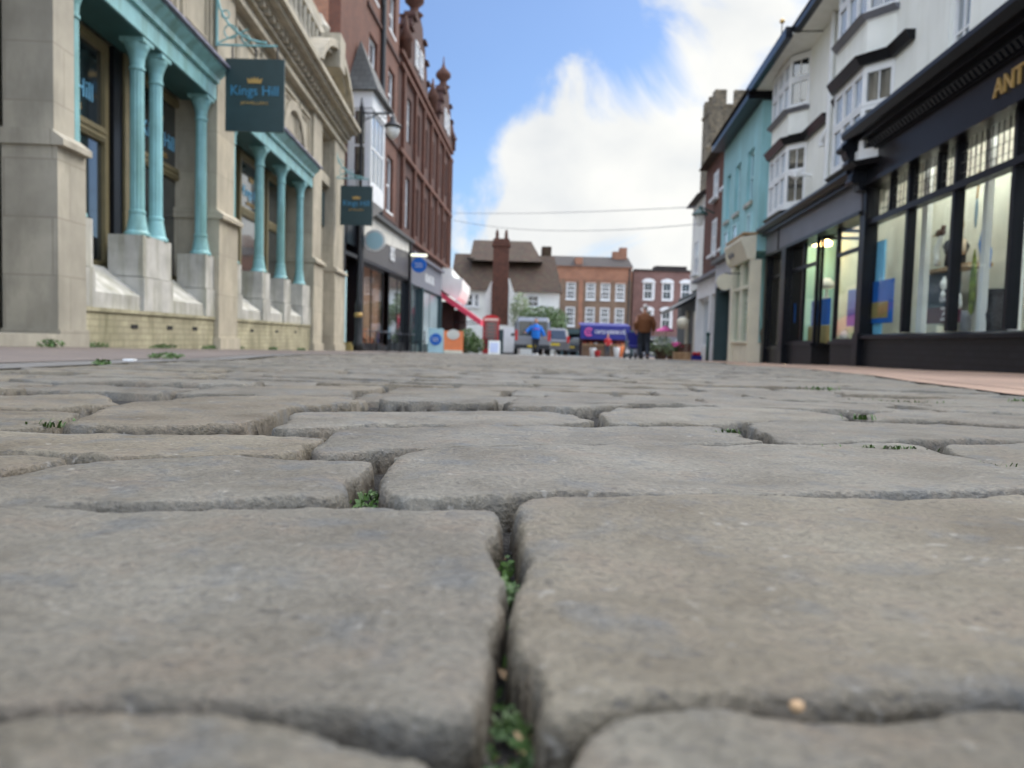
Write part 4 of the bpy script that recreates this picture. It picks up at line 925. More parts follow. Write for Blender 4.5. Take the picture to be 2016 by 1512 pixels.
course(11.2, 13.35, 4.88, .08, [(11.25, 13.3, .31, .36)], .02).build('bay_sill', m_greyfascia, b); course(15.55, 17.8, 4.79, .07, [(15.6, 17.75, .31, .36)], .02).build('bay_sill', m_greyfascia, b)
course(11.2, 13.35, 2.77, .07, [BA], .02).build('bay_sill', m_black, b); course(15.55, 17.8, 2.77, .07, [BB], .02).build('bay_sill', m_black, b)
for (u0, u1, wf, ct) in (BA, BB):           # white aprons between the bay storeys
    mb = MB(W); mb.prism([(u0 + .02, 0), (u0 + ct, wf - .02), (u1 - ct, wf - .02), (u1 - .02, 0)], 2, 4.36, 4.80 if u0 > 14 else 4.88); mb.build('bay_apron', m_white, b)
mb = MB(W); mb.box(3.0, 14.9, -.3, .42, 6.02, 6.06); mb.box(14.9, 18.4, -.3, .55, 5.96, 6.0); mb.build('soffit', m_white, b)
mb = MB(W); mb.box(3.0, 14.9, .42, .54, 5.98, 6.14); mb.box(14.9, 18.5, .55, .68, 5.90, 6.10); mb.box(3.0, 3.1, .0, .4, 5.9, 6.1); mb.build('gutter', m_black, b)
mb = MB(W); mb.prism([(-6, 6.08), (.56, 6.12), (-3, 9.0)], 0, 3.0, 18.5); mb.build('roof', m_slate_d, b)
mb = MB(W); mb.tube([(14.06, .06, 3.0), (14.06, .06, 6.0)], .045); mb.tube([(14.06, .06, 3.95), (14.2, .12, 3.8), (14.2, .12, 3.7)], .06); mb.build('drainpipe', m_wframe, b)
mb = MB(W); mb.tube([(15.2, .28, 3.4), (15.2, .0, 3.4)], .03); mb.lathe(15.2, .3, [(.02, 3.3), (.09, 3.36), (.09, 3.46), (.02, 3.5)], 10); mb.build('wall_fitting', m_wframe, b)
b = thing('roof_finial', WR(17.4, -.2, 6.3), 'gilt ball finial on a thin rod above the white building eaves', 'finial')
MB(W).lathe(17.3, .2, [(.10, 6.0), (.13, 6.25), (.09, 6.35), (.12, 6.5), (.05, 6.6)], 10).build('stone_base', m_cream, b); MB(W).tube([(17.3, .2, 6.6), (17.3, .2, 7.1)], .012).build('rod', m_iron, b); MB(W).ball((17.3, .2, 7.16), .055).build('ball', m_gold, b, smooth=True)

# ------------------------------------------------------------------ nearest black shopfront
b = thing('black_shopfront', WR(9, 0, gz(9)), 'near black shopfront with gold lettering and leaded top lights at the right edge', 'shopfront')
U0, U1 = 3.4, 12.0
mb = MB(W); mb.box(U0, U1, -.25, .12, 2.56, 2.98); mb.box(U0, U1, -.25, .17, 2.50, 2.56); mb.box(U0, U1, -.2, .16, 2.98, 3.02)
mb.build('fascia', m_black, b)
mb = MB(W); mb.box(U0, U1, -.25, .22, 3.08, 3.14); mb.box(U0, U1, -.2, .32, 3.14, 3.20); mb.prism([(-.2, 3.20), (.40, 3.20), (.46, 3.28), (.46, 3.34), (-.2, 3.38)], 0, U0, U1 + .02); mb.build('cornice', m_black, b)
mb = MB(W); i = 0
while U0 + i * .105 < U1 - .1: u = U0 + i * .105; mb.prism([(.16, 3.015), (.19, 3.0), (.25, 3.08), (.16, 3.08)], 0, u, u + .062); i += 1
mb.build('dentil_band', m_black, b)
text_mesh('lettering', 'ANT', .27, m_gold, W, W.u(1957, 175, .135), .135, 2.77, b, -1, .012, align='LEFT')
mb = MB(W); mb.box(11.84, 12.03, -.10, .10, gz(12) - .1, 2.5); mb.box(11.82, 12.05, -.10, .13, gz(12) - .1, .3)
pr = [(.12, 2.44), (.22, 2.46), (.24, 2.56), (.34, 2.66), (.30, 2.80), (.42, 2.95), (.48, 3.1), (.44, 3.2), (.12, 3.2)]
mb.prism(pr, 0, 11.80, 12.03)
for z, w_ in ((2.6, .30), (2.86, .36), (3.08, .46)): mb.tube([(11.78, w_, z), (12.05, w_, z)], .055, 10)
mb.build('pilaster', m_black, b)
mb = MB(W); mb.box(U0, 11.84, -.3, .04, gz(12) - .3, .215); mb.build('stall_riser', m_blackbrick, b)
mb = MB(W); mb.prism([(-.3, .215), (.10, .215), (.10, .26), (.05, .285), (-.3, .30)], 0, U0, 11.84); mb.build('sill', m_black, b)
mb = MB(W); ms = (5.35, 6.63, 7.90, 9.17, 10.48)
for u in ms: mb.box(u - .035, u + .035, -.09, .03, .30, 1.94); mb.box(u - .035, u + .035, -.09, .03, 2.02, 2.50)
for u in (9.65, 11.15): mb.box(u - .02, u + .02, -.08, .02, 2.02, 2.50)
mb.box(U0, 11.84, -.09, .05, 1.94, 2.02)
f = mb.build('window_frame', m_black, b); MB(W).box(U0, 11.84, -.035, -.03, .3, 1.94).build('pane', m_glass, f)
mb = MB(W)
u = U0
while u < 11.5: mb.box(u, u + .008, -.03, -.02, 2.02, 2.5); u += .115
for z in (2.13, 2.25, 2.37): mb.box(U0, 11.55, -.03, -.021, z, z + .007)
MBl = mb.build('leading', m_iron, b); MB(W).box(U0, 11.84, -.045, -.04, 2.02, 2.5).build('top_light', glass_mat('obscure_glass', (.9, .9, .9), .08), f)
# shop interior: floor, back walls, added light strip, white uprights
MB(W).box(U0, 11.97, -2.1, -.1, .18, .26).build('display_floor', m_buff, b)
MB(W).box(8.9, 11.97, -.95, -.9, .26, 2.9).build('display_back', m_buff, b)
MB(W).box(U0, 9.1, -2.15, -2.1, .26, 2.9).build('interior_wall', m_brownwall, b)
MB(W).box(U0, 11.97, -2.15, -.3, 2.88, 2.95).build('ceiling', m_brownwall, b)
MB(W).box(11.98, 12.02, -2.1, -.11, .26, 2.9).build('party_wall', m_buff, b)
MB(W).box(U0, 11.8, -.9, -.86, 2.36, 2.42).build('ceiling_rail', m_wframe, b)
MB(W).box(U0, 11.7, -.34, -.30, 2.70, 2.73).build('added_light_strip', M('added_light_strip', (.9, .95, .85), .5, 0, 1, 0, emit=42), b)  # glowing strip added out of sight behind the fascia to light the display
def at(px, py, w): return WR.at(px, py, w)
for (px, w_, wd) in ((1816, -.35, .17), (1934, -.30, .09), (2000, -.30, .12)):
    u, _ = at(px, 550, w_); MB(W).box(u - wd * .5, u + wd * .5, w_ - .05, w_ + .02, .26, 2.88).build('white_upright', m_wframe, b)  # solid uprights standing in for pale reflections and drapes at the glass

# goods in the window
def item(name, label, cat, loc): return thing(name, loc, label, cat)
def quadat(px0, px1, py0, py1, w, th, name, mat, parent=None, label=None, cat=None):
    ua, za = at(px0, (py0 + py1) / 2, w); ub, _ = at(px1, (py0 + py1) / 2, w); _, z1 = at((px0 + px1) / 2, py0, w); _, z0 = at((px0 + px1) / 2, py1, w)
    o = MB(W).box(min(ua, ub), max(ua, ub), w - th, w, z0, z1).build(name, mat, parent, loc=None if parent else WR((ua + ub) / 2, w, z0))
    if label: tag(o, label, cat)
    return o, (ua, ub, z0, z1)
p = item('poster', 'bright blue poster with a dull gold patch in the near black shop window', 'poster', WR(11, -.4, .4))
_, (ua, ub, z0, z1) = quadat(1706, 1758, 553, 636, -.075, .01, 'sheet', m_blue, p)
MB(W).box(ub + .16 * (ua - ub), ua, -.074, -.070, z0 + .12 * (z1 - z0), z0 + .5 * (z1 - z0)).build('gold_patch', m_goldp, p)
quadat(1721, 1738, 476, 660, -.10, .02, 'pale_blue_strip', m_lblue, None, 'tall pale blue strip standing behind the blue poster', 'panel')
c = item('sign_cabinet', 'dark slate and plum board with white lettering beneath the shelf in the shop window', 'sign board', WR(9.6, -.5, .3))
_, (ua, ub, z0, z1) = quadat(1820, 1884, 532, 604, -.62, .05, 'slate_panel', M('slate_blue_board', (.07, .10, .13), .6, .1, 3, 0), c)
_, q2 = quadat(1820, 1884, 605, 636, -.62, .05, 'plum_panel', M('plum_board', (.10, .02, .045), .6, .1, 3, 0), c)
for s, py, sz in (('home', 589, .13), ('vintage', 607, .08), ('gifts', 617, .08), ('clothing', 628, .08)):
    u, z = at(1858, py, -.03); text_mesh('lettering', s, sz * .8, m_wframe, W, u, -.034, z, c, -1, .001)
quadat(1818, 1905, 525, 532, -.5, .3, 'shelf_board', m_wood, None, 'pale wooden shelf across the display window', 'shelf')
def vase(px, pyb, pyt, w, rmax, name, mat, label, shape=0, cat='vase'):
    u, zb = at(px, pyb, w); _, zt = at(px, pyt, w); h = zt - zb
    P = [[(.4, 0), (.7, .12), (1, .4), (.85, .65), (.4, .85), (.3, .93), (.45, 1)], [(.25, 0), (.9, .15), (1, .35), (.5, .8), (.15, 1)], [(1, 0), (.95, .3), (.85, .7), (.8, 1)]][shape]
    return tag(MB(W).lathe(u, w, [(r * rmax, zb + t * h) for r, t in P], 20).build(name, mat, smooth=True, loc=WR(u, w, zb)), label, cat)
vase(1900, 656, 612, -.45, .07, 'grey_jar', m_greyfascia, 'tall tapering grey jar on the display floor', 2, 'jar')
vase(1888, 608, 577, -.40, .035, 'white_vase', m_wframe, 'white teardrop vase above the grey jar', 1)
vase(1858, 570, 545, -.42, .05, 'white_jug', m_wframe, 'white jug in front of the slate board', 0, 'jug')
vase(1856, 586, 571, -.40, .03, 'small_white_pot', m_wframe, 'small white pot just above the home lettering', 0, 'pot')
vase(1850, 656, 642, -.40, .06, 'cream_bowl', m_cream, 'cream bowl at the foot of the plum board', 2, 'bowl')
u, z = at(1845, 523, -.5)
mb = MB(W); mb.tube([(u, -.5, z), (u + .02, -.5, z + .12), (u + .05, -.5, z + .2), (u - .04, -.5, z + .34), (u - .1, -.5, z + .42)], [.045, .04, .045, .035, .012], 12)
tag(mb.build('white_sculpture', m_wframe, smooth=True, loc=WR(u, -.5, z)), 'bent white ceramic sculpture standing on the pale shelf', 'sculpture')
u, z = at(1850, 459, -.5); o = item('wooden_duck', 'dark brown carved wooden duck above the white sculpture', 'ornament', WR(u, -.5, z))
mb = MB(W); mb.ball((u - .02, -.5, z), (.12, .05, .055), 14, 10); mb.tube([(u - .08, -.5, z + .02), (u - .12, -.5, z + .08)], [.035, .03], 10); mb.build('body', M('dark_carved_wood', (.07, .03, .02), .5, .2, 12, .1), o, smooth=True)
MB(W).tube([(u + .08, -.5, z - .01), (u + .2, -.5, z - .02)], [.02, .008], 8).build('bill', m_wood, o)
u, z = at(1880, 520, -.6); o = item('mannequin', 'pale mannequin torso wearing a dark top behind the shelf', 'mannequin', WR(u, -.6, z))
mb = MB(W); mb.ball((u, -.6, z + .52), (.085, .09, .13), 14, 10); mb.tube([(u, -.6, z + .28), (u, -.6, z + .44)], [.05, .045], 12); mb.tube([(u - .12, -.62, z + .3), (u - .2, -.6, z + .12)], [.05, .035], 10); mb.build('body', M('mannequin_skin', (.5, .4, .3), .5, .05, 4, 0), o, smooth=True)
mb = MB(W); mb.lathe(u, -.6, [(.13, z - .02), (.12, z + .12), (.16, z + .24), (.12, z + .31), (.06, z + .34)], 16); mb.build('top', m_trouser, o, smooth=True)
u, z = at(1911, 620, -.35); _, z2 = at(1911, 492, -.35)
mb = MB(W); n = 22; hh = z2 - z
mb.prism([(u + .075 * math.sin(math.pi * min(1, (i / n) ** .62)) ** .7 * (1 if True else 0), z + hh * i / n) for i in range(n + 1)] + [(u - .075 * math.sin(math.pi * min(1, (i / n) ** .62)) ** .7, z + hh * i / n) for i in range(n, -1, -1)], 1, -.36, -.345)
tag(mb.build('surfboard', M('mottled_green_board', (.20, .27, .04), .35, .6, 9, 0), loc=WR(u, -.35, z)), 'mottled green and yellow pointed board standing in the display', 'surfboard')
u, z = at(1936, 530, -.55); _, z2 = at(1936, 438, -.55); o = item('painted_fish', 'bright blue and yellow painted fish panel behind the thin white upright', 'ornament', WR(u, -.55, z))
h = z2 - z
mb = MB(W); mb.prism([(u + .16, z + h * .55), (u + .10, z + h * .85), (u - .02, z + h * .8), (u - .14, z + h * .35), (u - .12, z), (u + .06, z + h * .1)], 1, -.57, -.55); mb.build('blue_part', M('fish_blue', (.02, .22, .70), .5, .1, 5, 0), o)
mb = MB(W); mb.prism([(u + .04, z + h * .9), (u - .09, z + h), (u - .15, z + h * .6), (u - .03, z + h * .3)], 1, -.548, -.535); mb.build('yellow_part', M('fish_yellow', (.75, .62, .03), .5, .1, 5, 0), o)
u, z = at(1920, 450, -.5); _, z2 = at(1926, 386, -.5); _, z3 = at(1930, 352, -.5); o = item('paddle', 'hanging paddle with a wooden shaft and pale blue blade', 'paddle', WR(u, -.5, z))
MB(W).ball((u, -.5, (z + z2) / 2), (.04, .012, (z2 - z) / 2), 12, 10).build('blade', M('pale_blue_blade', (.30, .42, .52), .4, .1, 5, 0), o, smooth=True); MB(W).tube([(u, -.5, z2 - .03), (u - .02, -.5, z3 + .1)], .014).build('shaft', m_wood, o)
u, z = at(1960, 640, -.5); o = tag(MB(W).lathe(u, -.5, [(.16, .27), (.19, .5), (.12, .75), (.14, .8)], 20).build('woven_basket', M('black_wicker', (.03, .03, .035), .8, .6, 40, .5), smooth=True, loc=WR(u, -.5, .27)), 'dark woven basket low behind the uprights at the right', 'basket')

# ------------------------------------------------------------------ grey fascia shop
b = thing('grey_fascia_shopfront', WR(15, 0, gz(15)), 'black shopfront with a plain grey fascia and recessed door, middle of the right side', 'shopfront')
mb = MB(W); mb.box(12.0, 18.2, -.25, .12, 2.18, 2.62); mb.build('fascia', m_greyfascia, b)
mb = MB(W); mb.box(12.0, 18.25, -.25, .22, 2.62, 2.68); mb.prism([(-.2, 2.68), (.26, 2.68), (.36, 2.74), (.36, 2.78), (-.2, 2.82)], 0, 12.0, 18.25)
mb.box(17.0, 17.06, .12, .14, 2.18, 2.62); mb.box(12, 18.2, -.25, .14, 2.12, 2.18); mb.build('cornice', m_black, b)
for q in ((16.3, 16.62, -.3, .14, gz(17) - .2, 2.12), (12.0, 12.06, -.3, .1, gz(12), 2.12), (18.05, 18.25, -.3, .12, gz(18) - .2, 2.12)): MB(W).box(*q).build('post', m_black, b)
for q in ((14.55, 16.3, -.35, .02, gz(16) - .3, .10), (12.06, 13.45, -.35, .02, gz(14) - .3, .13), (16.62, 18.05, -.35, .02, gz(18) - .3, .0)): MB(W).box(*q).build('stall_riser', m_blackbrick, b)
for q in ((14.5, 16.3, -.35, .06, .10, .15), (12.06, 13.5, -.35, .06, .13, .18), (16.62, 18.05, -.35, .06, .0, .05)): MB(W).box(*q).build('sill', m_black, b)
for (u0, u1, z0, c) in ((14.55, 16.3, .15, 2), (12.06, 13.45, .18, 1), (16.62, 18.05, .05, 1)):
    mb = MB(W); mb.box(u0, u1, -.06, .0, 1.62, 1.68); mb.box(u0, u1, -.06, .0, z0, z0 + .04)
    for i in range(c + 1): u = u0 + (u1 - u0 - .05) * i / c; mb.box(u, u + .05, -.06, .004, z0 + .04, 1.62); mb.box(u, u + .05, -.06, .004, 1.68, 2.12)
    f = mb.build('window', m_black, b); MB(W).box(u0, u1, -.035, -.03, z0 + .04, 2.12).build('pane', m_glass, f)
T14 = lambda a, b_, c: W(14.5 + b_, -a, c); T13 = lambda a, b_, c: W(13.5 - b_, -a, c)
window(T14, b, .05, .9, .1, 2.12, 0, 1, 1, fr=.05, fm=m_black, pm=m_glass, sill=False); window(T13, b, .05, .9, .1, 2.12, 0, 1, 1, fr=.05, fm=m_black, pm=m_glass, sill=False)
window(W, b, 13.55, 14.45, gz(14), 2.0, -.95, 1, 2, fr=.09, fm=m_black, pm=m_pane, sill=False, name='door')
MB(W).box(12.05, 18.1, -1.5, -1.45, gz(18), 2.9).build('interior_wall', m_buff, b); MB(W).box(12.05, 13.4, -2.1, -.1, .05, .12).build('display_floor', m_buff, b); MB(W).box(14.6, 18.0, -2.1, -.1, -.02, .06).build('display_floor', m_buff, b)
MB(W).box(12.05, 18.1, -2.2, -.3, 2.85, 2.92).build('ceiling', m_buff, b)
MB(W).box(12.2, 18.0, -.32, -.28, 2.70, 2.73).build('added_light_strip', M('added_shop_light_strip', (1, .9, .72), .5, 0, 1, 0, emit=35), b)  # second added glowing strip, hidden, to brighten the middle shop
p = item('shop_poster', 'blue poster above a gold panel standing in the middle shop window', 'poster', WR(15, -.3, .1))
quadat(1597, 1634, 590, 640, -.2, .01, 'blue_sheet', m_blue, p); quadat(1590, 1632, 641, 676, -.2, .012, 'gold_panel', m_goldp, p)
quadat(1547, 1565, 599, 636, -.09, .01, 'blue_square', m_blue, None, 'small plain blue square stuck on the middle shop window', 'poster')
quadat(1555, 1569, 478, 598, -.14, .01, 'blue_banner', m_lblue, None, 'tall pale blue banner above the small blue square', 'banner')
quadat(1668, 1686, 570, 642, -.12, .01, 'blue_sheet', m_blue, None, 'blue sheet in the window just left of the scroll bracket pilaster', 'poster')
u, z = at(1628, 562, -.35); o = item('table_lamp', 'white shaded table lamp on top of the blue poster stand', 'lamp', WR(u, -.35, z))
MB(W).lathe(u, -.35, [(.10, z - .06), (.17, z - .02), (.13, z + .06), (.05, z + .14)], 16).build('lamp_shade', m_wframe, o, smooth=True); MB(W).lathe(u, -.35, [(.08, z - .26), (.03, z - .2), (.02, z - .05)], 12).build('stand', m_wframe, o, smooth=True)
u, z = at(1618, 478, -1.0); o = item('pendant_lamp', 'glowing orange pendant lamp in the middle shop', 'lamp', WR(u, -1.2, z))
MB(W).lathe(u, -1.0, [(.2, z - .06), (.22, z), (.12, z + .08)], 16).build('lamp_shade', m_litlamp, o, smooth=True); MB(W).tube([(u, -1.0, z + .08), (u, -1.0, 2.84)], .01).build('cord', m_iron, o)
vase(1662, 672, 648, -.25, .09, 'white_bust', m_wframe, 'rounded white pot low in the window beside the black pilaster', 0, 'pot')

# ------------------------------------------------------------------ turquoise house and its two shops
b = thing('turquoise_house', WR(20.6, -3, gz(20)), 'turquoise rendered house with a black eave projecting beyond the white building', 'building')
WT = Wall(WR(0, .32, 0), WR.t, WR.n)
ops = [(19.0, 19.75, 3.6, 4.9), (20.6, 21.3, 3.6, 4.9), (22.0, 22.6, 3.6, 4.9), (18.9, 19.3, 2.75, 3.3), (20.6, 21.2, 2.6, 3.3), (21.9, 22.5, 2.5, 3.3)]
mb = MB(WT); panels(mb, (18.32, 23.2), (2.3, 5.85), -.3, 0, ops[:3]); mb.box(18.32, 23.2, -6, -.31, gz(23) - .3, 5.85); mb.build('wall', m_turq, b)
for o in ops[:3]: window(WT, b, *o, -.08, 2, 2, fr=.07, fm=m_turqf)
for o in ops[3:]: window(WT, b, o[0], o[1], o[2], o[3], .05, 1, 1, fr=.05, fm=m_turqf, sill=False)
mb = MB(WT); mb.box(18.2, 23.3, -.2, .36, 5.78, 5.96); mb.build('gutter', m_black, b)
MB(WT).prism([(-6, 5.9), (.42, 5.97), (-1.5, 7.9)], 0, 18.25, 23.3).build('roof', m_slate_d, b)
b = thing('cream_shopfront', WR(19.2, .4, gz(19)), 'small cream painted shopfront with a tilted sign board under the turquoise house', 'shopfront')
WC = Wall(WR(0, .42, 0), WR.t, WR.n)
mb = MB(WC); mb.prism([(-.1, 2.12), (.08, 2.10), (.26, 2.55), (.26, 2.62), (-.1, 2.68)], 0, 18.3, 20.5); fa = mb.build('fascia', m_cream, b)
MB(WC).box(18.3, 20.55, -.2, .22, 2.69, 2.73).build('lead_cap', m_wood, b)
marks(lambda a, b_, c: WC(a, .17 + (c - 2.33) * .4 + b_, c), 19.9, .016, 2.34, .7, .11, m_greyfascia, b, 6, 1, -1)
mb = MB(WC); mb.box(18.32, 20.3, -.3, 0, gz(20) - .2, .12); mb.box(18.32, 18.42, -.25, .02, .12, 2.1); mb.box(19.3, 19.42, -.25, .02, .12, 2.1); mb.box(20.2, 20.5, -.3, .06, gz(20) - .2, 2.1); mb.box(18.42, 20.2, -.08, .01, 1.45, 1.52); mb.box(18.4, 20.25, -.2, .05, .12, .17)
for u in (18.6, 19.1, 19.6, 20.0): mb.box(u, u + .03, 0, .012, gz(20) + .1, .06)
mb.lathe(20.42, .1, [(.03, 2.1), (.10, 2.2), (.13, 2.4), (.10, 2.6), (.05, 2.75)], 10)
f = mb.build('frame', m_cream, b); MB(WC).box(18.42, 20.2, -.05, -.045, .17, 2.1).build('pane', m_glass, f); MB(WC).box(18.4, 20.2, -1.0, -.95, -.3, 2.1).build('interior_wall', m_buff, b); MB(WC).box(18.4, 20.2, -1.0, -.3, .10, .14).build('display_floor', m_wood, b)
for k, (u, z1, r, mt, lb) in enumerate(((18.7, .75, .09, m_brownwall, 'dark brown bottle shape in the cream shop window'), (19.05, 1.15, .07, m_trouser, 'tall dark figure in the cream shop window'), (19.7, .95, .07, m_turqf, 'green glass vase in the cream shop window'))):
    tag(MB(WC).lathe(u, -.45, [(r * .6, .14), (r, .14 + (z1 - .14) * .4), (r * .4, .14 + (z1 - .14) * .75), (r * .5, z1)], 12).build('display_vase', mt, smooth=True, loc=WC(u, -.45, .14)), lb, 'vase')
b = thing('pale_grey_shopfront', WR(21.5, .3, gz(21)), 'pale grey shopfront with a round sign and a dark open doorway', 'shopfront')
mb = MB(WT); mb.box(20.55, 23.2, -.2, .12, 1.75, 2.42); mb.build('fascia', M('pale_grey_fascia', (.42, .43, .46), .5, .05, 2, 0), b)
MB(WT).box(20.55, 23.25, -.2, .26, 2.43, 2.55).build('cornice', m_black, b)
mb = MB(WT); mb.box(20.55, 20.75, -.3, .1, gz(23) - .2, 1.75); mb.box(23.0, 23.2, -.3, .1, gz(23) - .2, 1.75); mb.box(20.75, 23.0, -.2, .02, 1.60, 1.75); mb.build('frame', m_signgreen, b)
window(WT, b, 20.75, 22.98, gz(22), 1.6, -.25, 2, 2, fr=.07, fm=m_signgreen, sill=False, name='door')
b = thing('round_cream_sign', WT(20.8, .4, 1.8), 'round cream projecting sign beside the tilted cream sign board', 'sign')
u, z = WT.at(1427, 555, .45); c = WT(u, .45, z); T = lambda a, b_, cc: Vector((c.x + a, c.y + b_, c.z + cc))
disc(.21, -.03, .03).build('disc', m_cream, b); MB(T).tube([(.0, 0, .22), (.45, 0, .22)], .015).build('bracket', m_iron, b)

b = thing('narrow_brick_house', WR(26, -3, gz(26)), 'narrow red brick house with white window frames beyond the turquoise house', 'building')
ops = [(24.0, 24.8, 3.1, 4.3), (26.0, 26.9, 3.1, 4.3), (24.0, 24.8, 5.0, 5.9), (26.0, 26.9, 5.0, 5.9)]
mb = MB(W); panels(mb, (23.3, 28.8), (2.3, 6.4), -.3, 0, ops); mb.box(23.3, 28.8, -6, -.31, gz(29) - .3, 6.4); mb.build('wall', m_red1, b)
for o in ops: window(W, b, *o, .02, 2, 2, fr=.10)
mb = MB(W); mb.prism([(-6, 6.4), (.3, 6.42), (-2.5, 8.4)], 0, 23.3, 28.8); mb.build('roof', m_tile, b)
b = thing('white_column_shopfront', WR(26, 0, gz(26)), 'white shopfront with slim columns below the narrow brick house', 'shopfront')
mb = MB(W); mb.box(23.35, 28.8, -.2, .18, 1.7, 2.28)
for u in (23.4, 25.4, 28.5): mb.box(u, u + .28, -.2, .2, gz(28) - .2, 1.7)
mb.build('frame', m_wframe, b); MB(W).box(23.35, 28.8, -.2, .4, 2.29, 2.38).build('cornice', m_greyfascia, b)
window(W, b, 25.7, 28.5, gz(27) + .5, 1.7, -.05, 2, 1, fr=.06, sill=False); MB(W).box(25.7, 28.5, -.2, -.02, gz(28) - .2, gz(27) + .5).build('stall_riser', m_wframe, b)
MB(W).box(23.7, 25.4, -.4, -.35, gz(25) - .1, 1.7).build('door', m_dark, b)
b = thing('white_end_house', WR(31, -3, gz(31)), 'slim white house at the far end of the right side', 'building')
ops = [(29.9, 31.0, 2.8, 4.1)]
mb = MB(W); panels(mb, (28.9, 32.0), (2.2, 5.6), -.3, .0, ops); mb.box(28.9, 32.0, -6, -.31, gz(36) - .3, 5.6); mb.build('wall', m_white, b)
for o in ops: window(W, b, *o, .02, 2, 2)
MB(W).prism([(-6, 5.6), (.3, 5.62), (-2.5, 7.3)], 0, 28.9, 32.1).build('roof', m_slate_d, b)
b = thing('black_canopy_shop', WR(32, 0, gz(32)), 'dark shopfront with a sloping black canopy at the far right', 'shopfront')
mb = MB(W); mb.box(28.95, 35.5, -.3, .05, gz(35) - .2, 2.1); mb.build('frame', m_signgreen, b)
mb = MB(W); mb.prism([(.05, 1.95), (.9, 1.45), (.9, 1.35), (.05, 1.8)], 0, 29.2, 35.0); mb.build('canopy', m_black, b)
for q in ((29.2, 29.5, .05, .16, gz(30), 1.3), (31.6, 31.9, .05, .16, gz(32), 1.4)): MB(W).box(*q).build('white_upright', m_cream, b)

# ================================================================== wires and lamps
def wire(a, b_, sag, label):
    A, B = Vector(a), Vector(b_); P = []
    for i in range(17): t = i / 16; q = A.lerp(B, t); q.z -= sag * 4 * t * (1 - t); P.append(tuple(q))
    return tag(MB().tube(P, .013, 5).build('overhead_wire', m_greyfascia, loc=a), label, 'wire', 'wires across the street')
a = WL2(50, .1, WL2.z(885, 424, .1)); c = WR(28.5, .1, WR.z(1374, 450, .1)); wire(a, c, .45, 'darker lower wire sagging across the street')
a = WL2(50, .1, WL2.z(885, 409, .1)); c = WR(28.5, .1, WR.z(1374, 419, .1)); wire(a, c, .12, 'fainter upper wire across the street')
y = 23.6; x = -.2015 * y; o = thing('street_lamp', (x, y, gz(y)), 'black street lamp post with a scrolled arm and hanging glass lantern by the oriel', 'street lamp')
T = lambda a, b_, c: Vector((x + a, y + b_, c)); g0 = gz(y)
MB(T).lathe(0, 0, [(.16, g0), (.16, g0 + .25), (.11, g0 + .35), (.10, g0 + 1.3), (.12, g0 + 1.4), (.055, g0 + 1.6), (.045, 6.8), (.07, 6.85), (.02, 7.2)], 12).build('post', m_iron, o, smooth=True)
MB(T).lathe(0, 0, [(.105, .60), (.125, .64), (.125, .70), (.105, .74)], 12).build('gold_band', m_gold, o)
mb = MB(T); mb.tube([(0, 0, 6.75), (.95, 0, 6.75)], .025); mb.tube([(.05, 0, 6.5), (.3, 0, 6.62), (.5, 0, 6.72), (.9, 0, 6.74)], .018)
for i in range(4): cx = .15 + i * .19; r = .07; mb.tube([(cx + r * math.cos(a_), 0, 6.66 + r * math.sin(a_)) for a_ in [k * math.pi / 5 for k in range(11)]], .01, 5)
mb.build('arm', m_iron, o)
l = MB(T).lathe(.95, 0, [(.03, 6.76), (.05, 6.66), (.10, 6.62), (.09, 6.52), (.25, 6.40), (.27, 6.34), (.05, 6.33)], 14).build('lantern', m_iron, o, smooth=True)
MB(T).lathe(.95, 0, [(.20, 6.33), (.20, 6.22), (.15, 6.08), (.03, 5.98)], 14).build('glass_globe', m_clear, l, smooth=True)
u, z = WR.at(1378, 425, .5); c = WR(u, .5, z); o = thing('wall_lantern', c, 'dark green wall lantern on a bracket high beside the narrow brick house', 'lantern')
T = lambda a, b_, cc: Vector((c.x + a, c.y + b_, c.z + cc))
MB(T).tube([(.5, 0, .1), (0, 0, .3)], .025).build('bracket', m_greeniron, o); MB(T).lathe(0, 0, [(.03, .34), (.08, .22), (.26, .08), (.28, .03), (.1, .02)], 12).build('hood', m_greeniron, o); MB(T).lathe(0, 0, [(.17, .02), (.10, -.3), (.05, -.33)], 6).build('glass', m_clear, o)
# ================================================================== STREET OBJECTS
def gnd(px, py, y):                 # a point of the street y metres ahead, seen at column px
    x = (ray(px, py).x / ray(px, py).y) * y; return Vector((x, y, gz(y)))
def TT(p, rz=0, s=1.0):
    c_, s_ = math.cos(rz), math.sin(rz)
    return lambda a, b_, c: Vector((p.x + (a * c_ - b_ * s_) * s, p.y + (a * s_ + b_ * c_) * s, p.z + c * s))

# ---- cafe tables and chairs
def make_chair(p, rz, label):
    o = thing('cafe_chair', p, label, 'chair', 'dark cafe chairs outside the black shopfront'); T = TT(p, rz)
    MB(T).box(-.21, .21, -.21, .21, .43, .46).build('seat', m_black, o)
    mb = MB(T); mb.box(-.21, .21, .17, .20, .62, .88); mb.box(-.21, -.18, .17, .20, .46, .62); mb.box(.18, .21, .17, .20, .46, .62); mb.build('backrest', m_black, o)
    for sx in (-1, 1):
        for sy in (-1, 1): MB(T).tube([(sx * .18, sy * .18, .43), (sx * .21, sy * .21, 0)], .015, 6).build('leg', m_iron, o)
    return o
def make_table(p, label):
    o = thing('cafe_table', p, label, 'table', 'dark cafe tables outside the black shopfront'); T = TT(p)
    MB(T).box(-.36, .36, -.36, .36, .71, .74).build('tabletop', m_greyfascia, o); MB(T).lathe(0, 0, [(.04, .04), (.03, .71)], 10).build('post', m_iron, o); MB(T).lathe(0, 0, [(.24, 0), (.22, .03), (.05, .05)], 12).build('foot', m_iron, o)
    return o
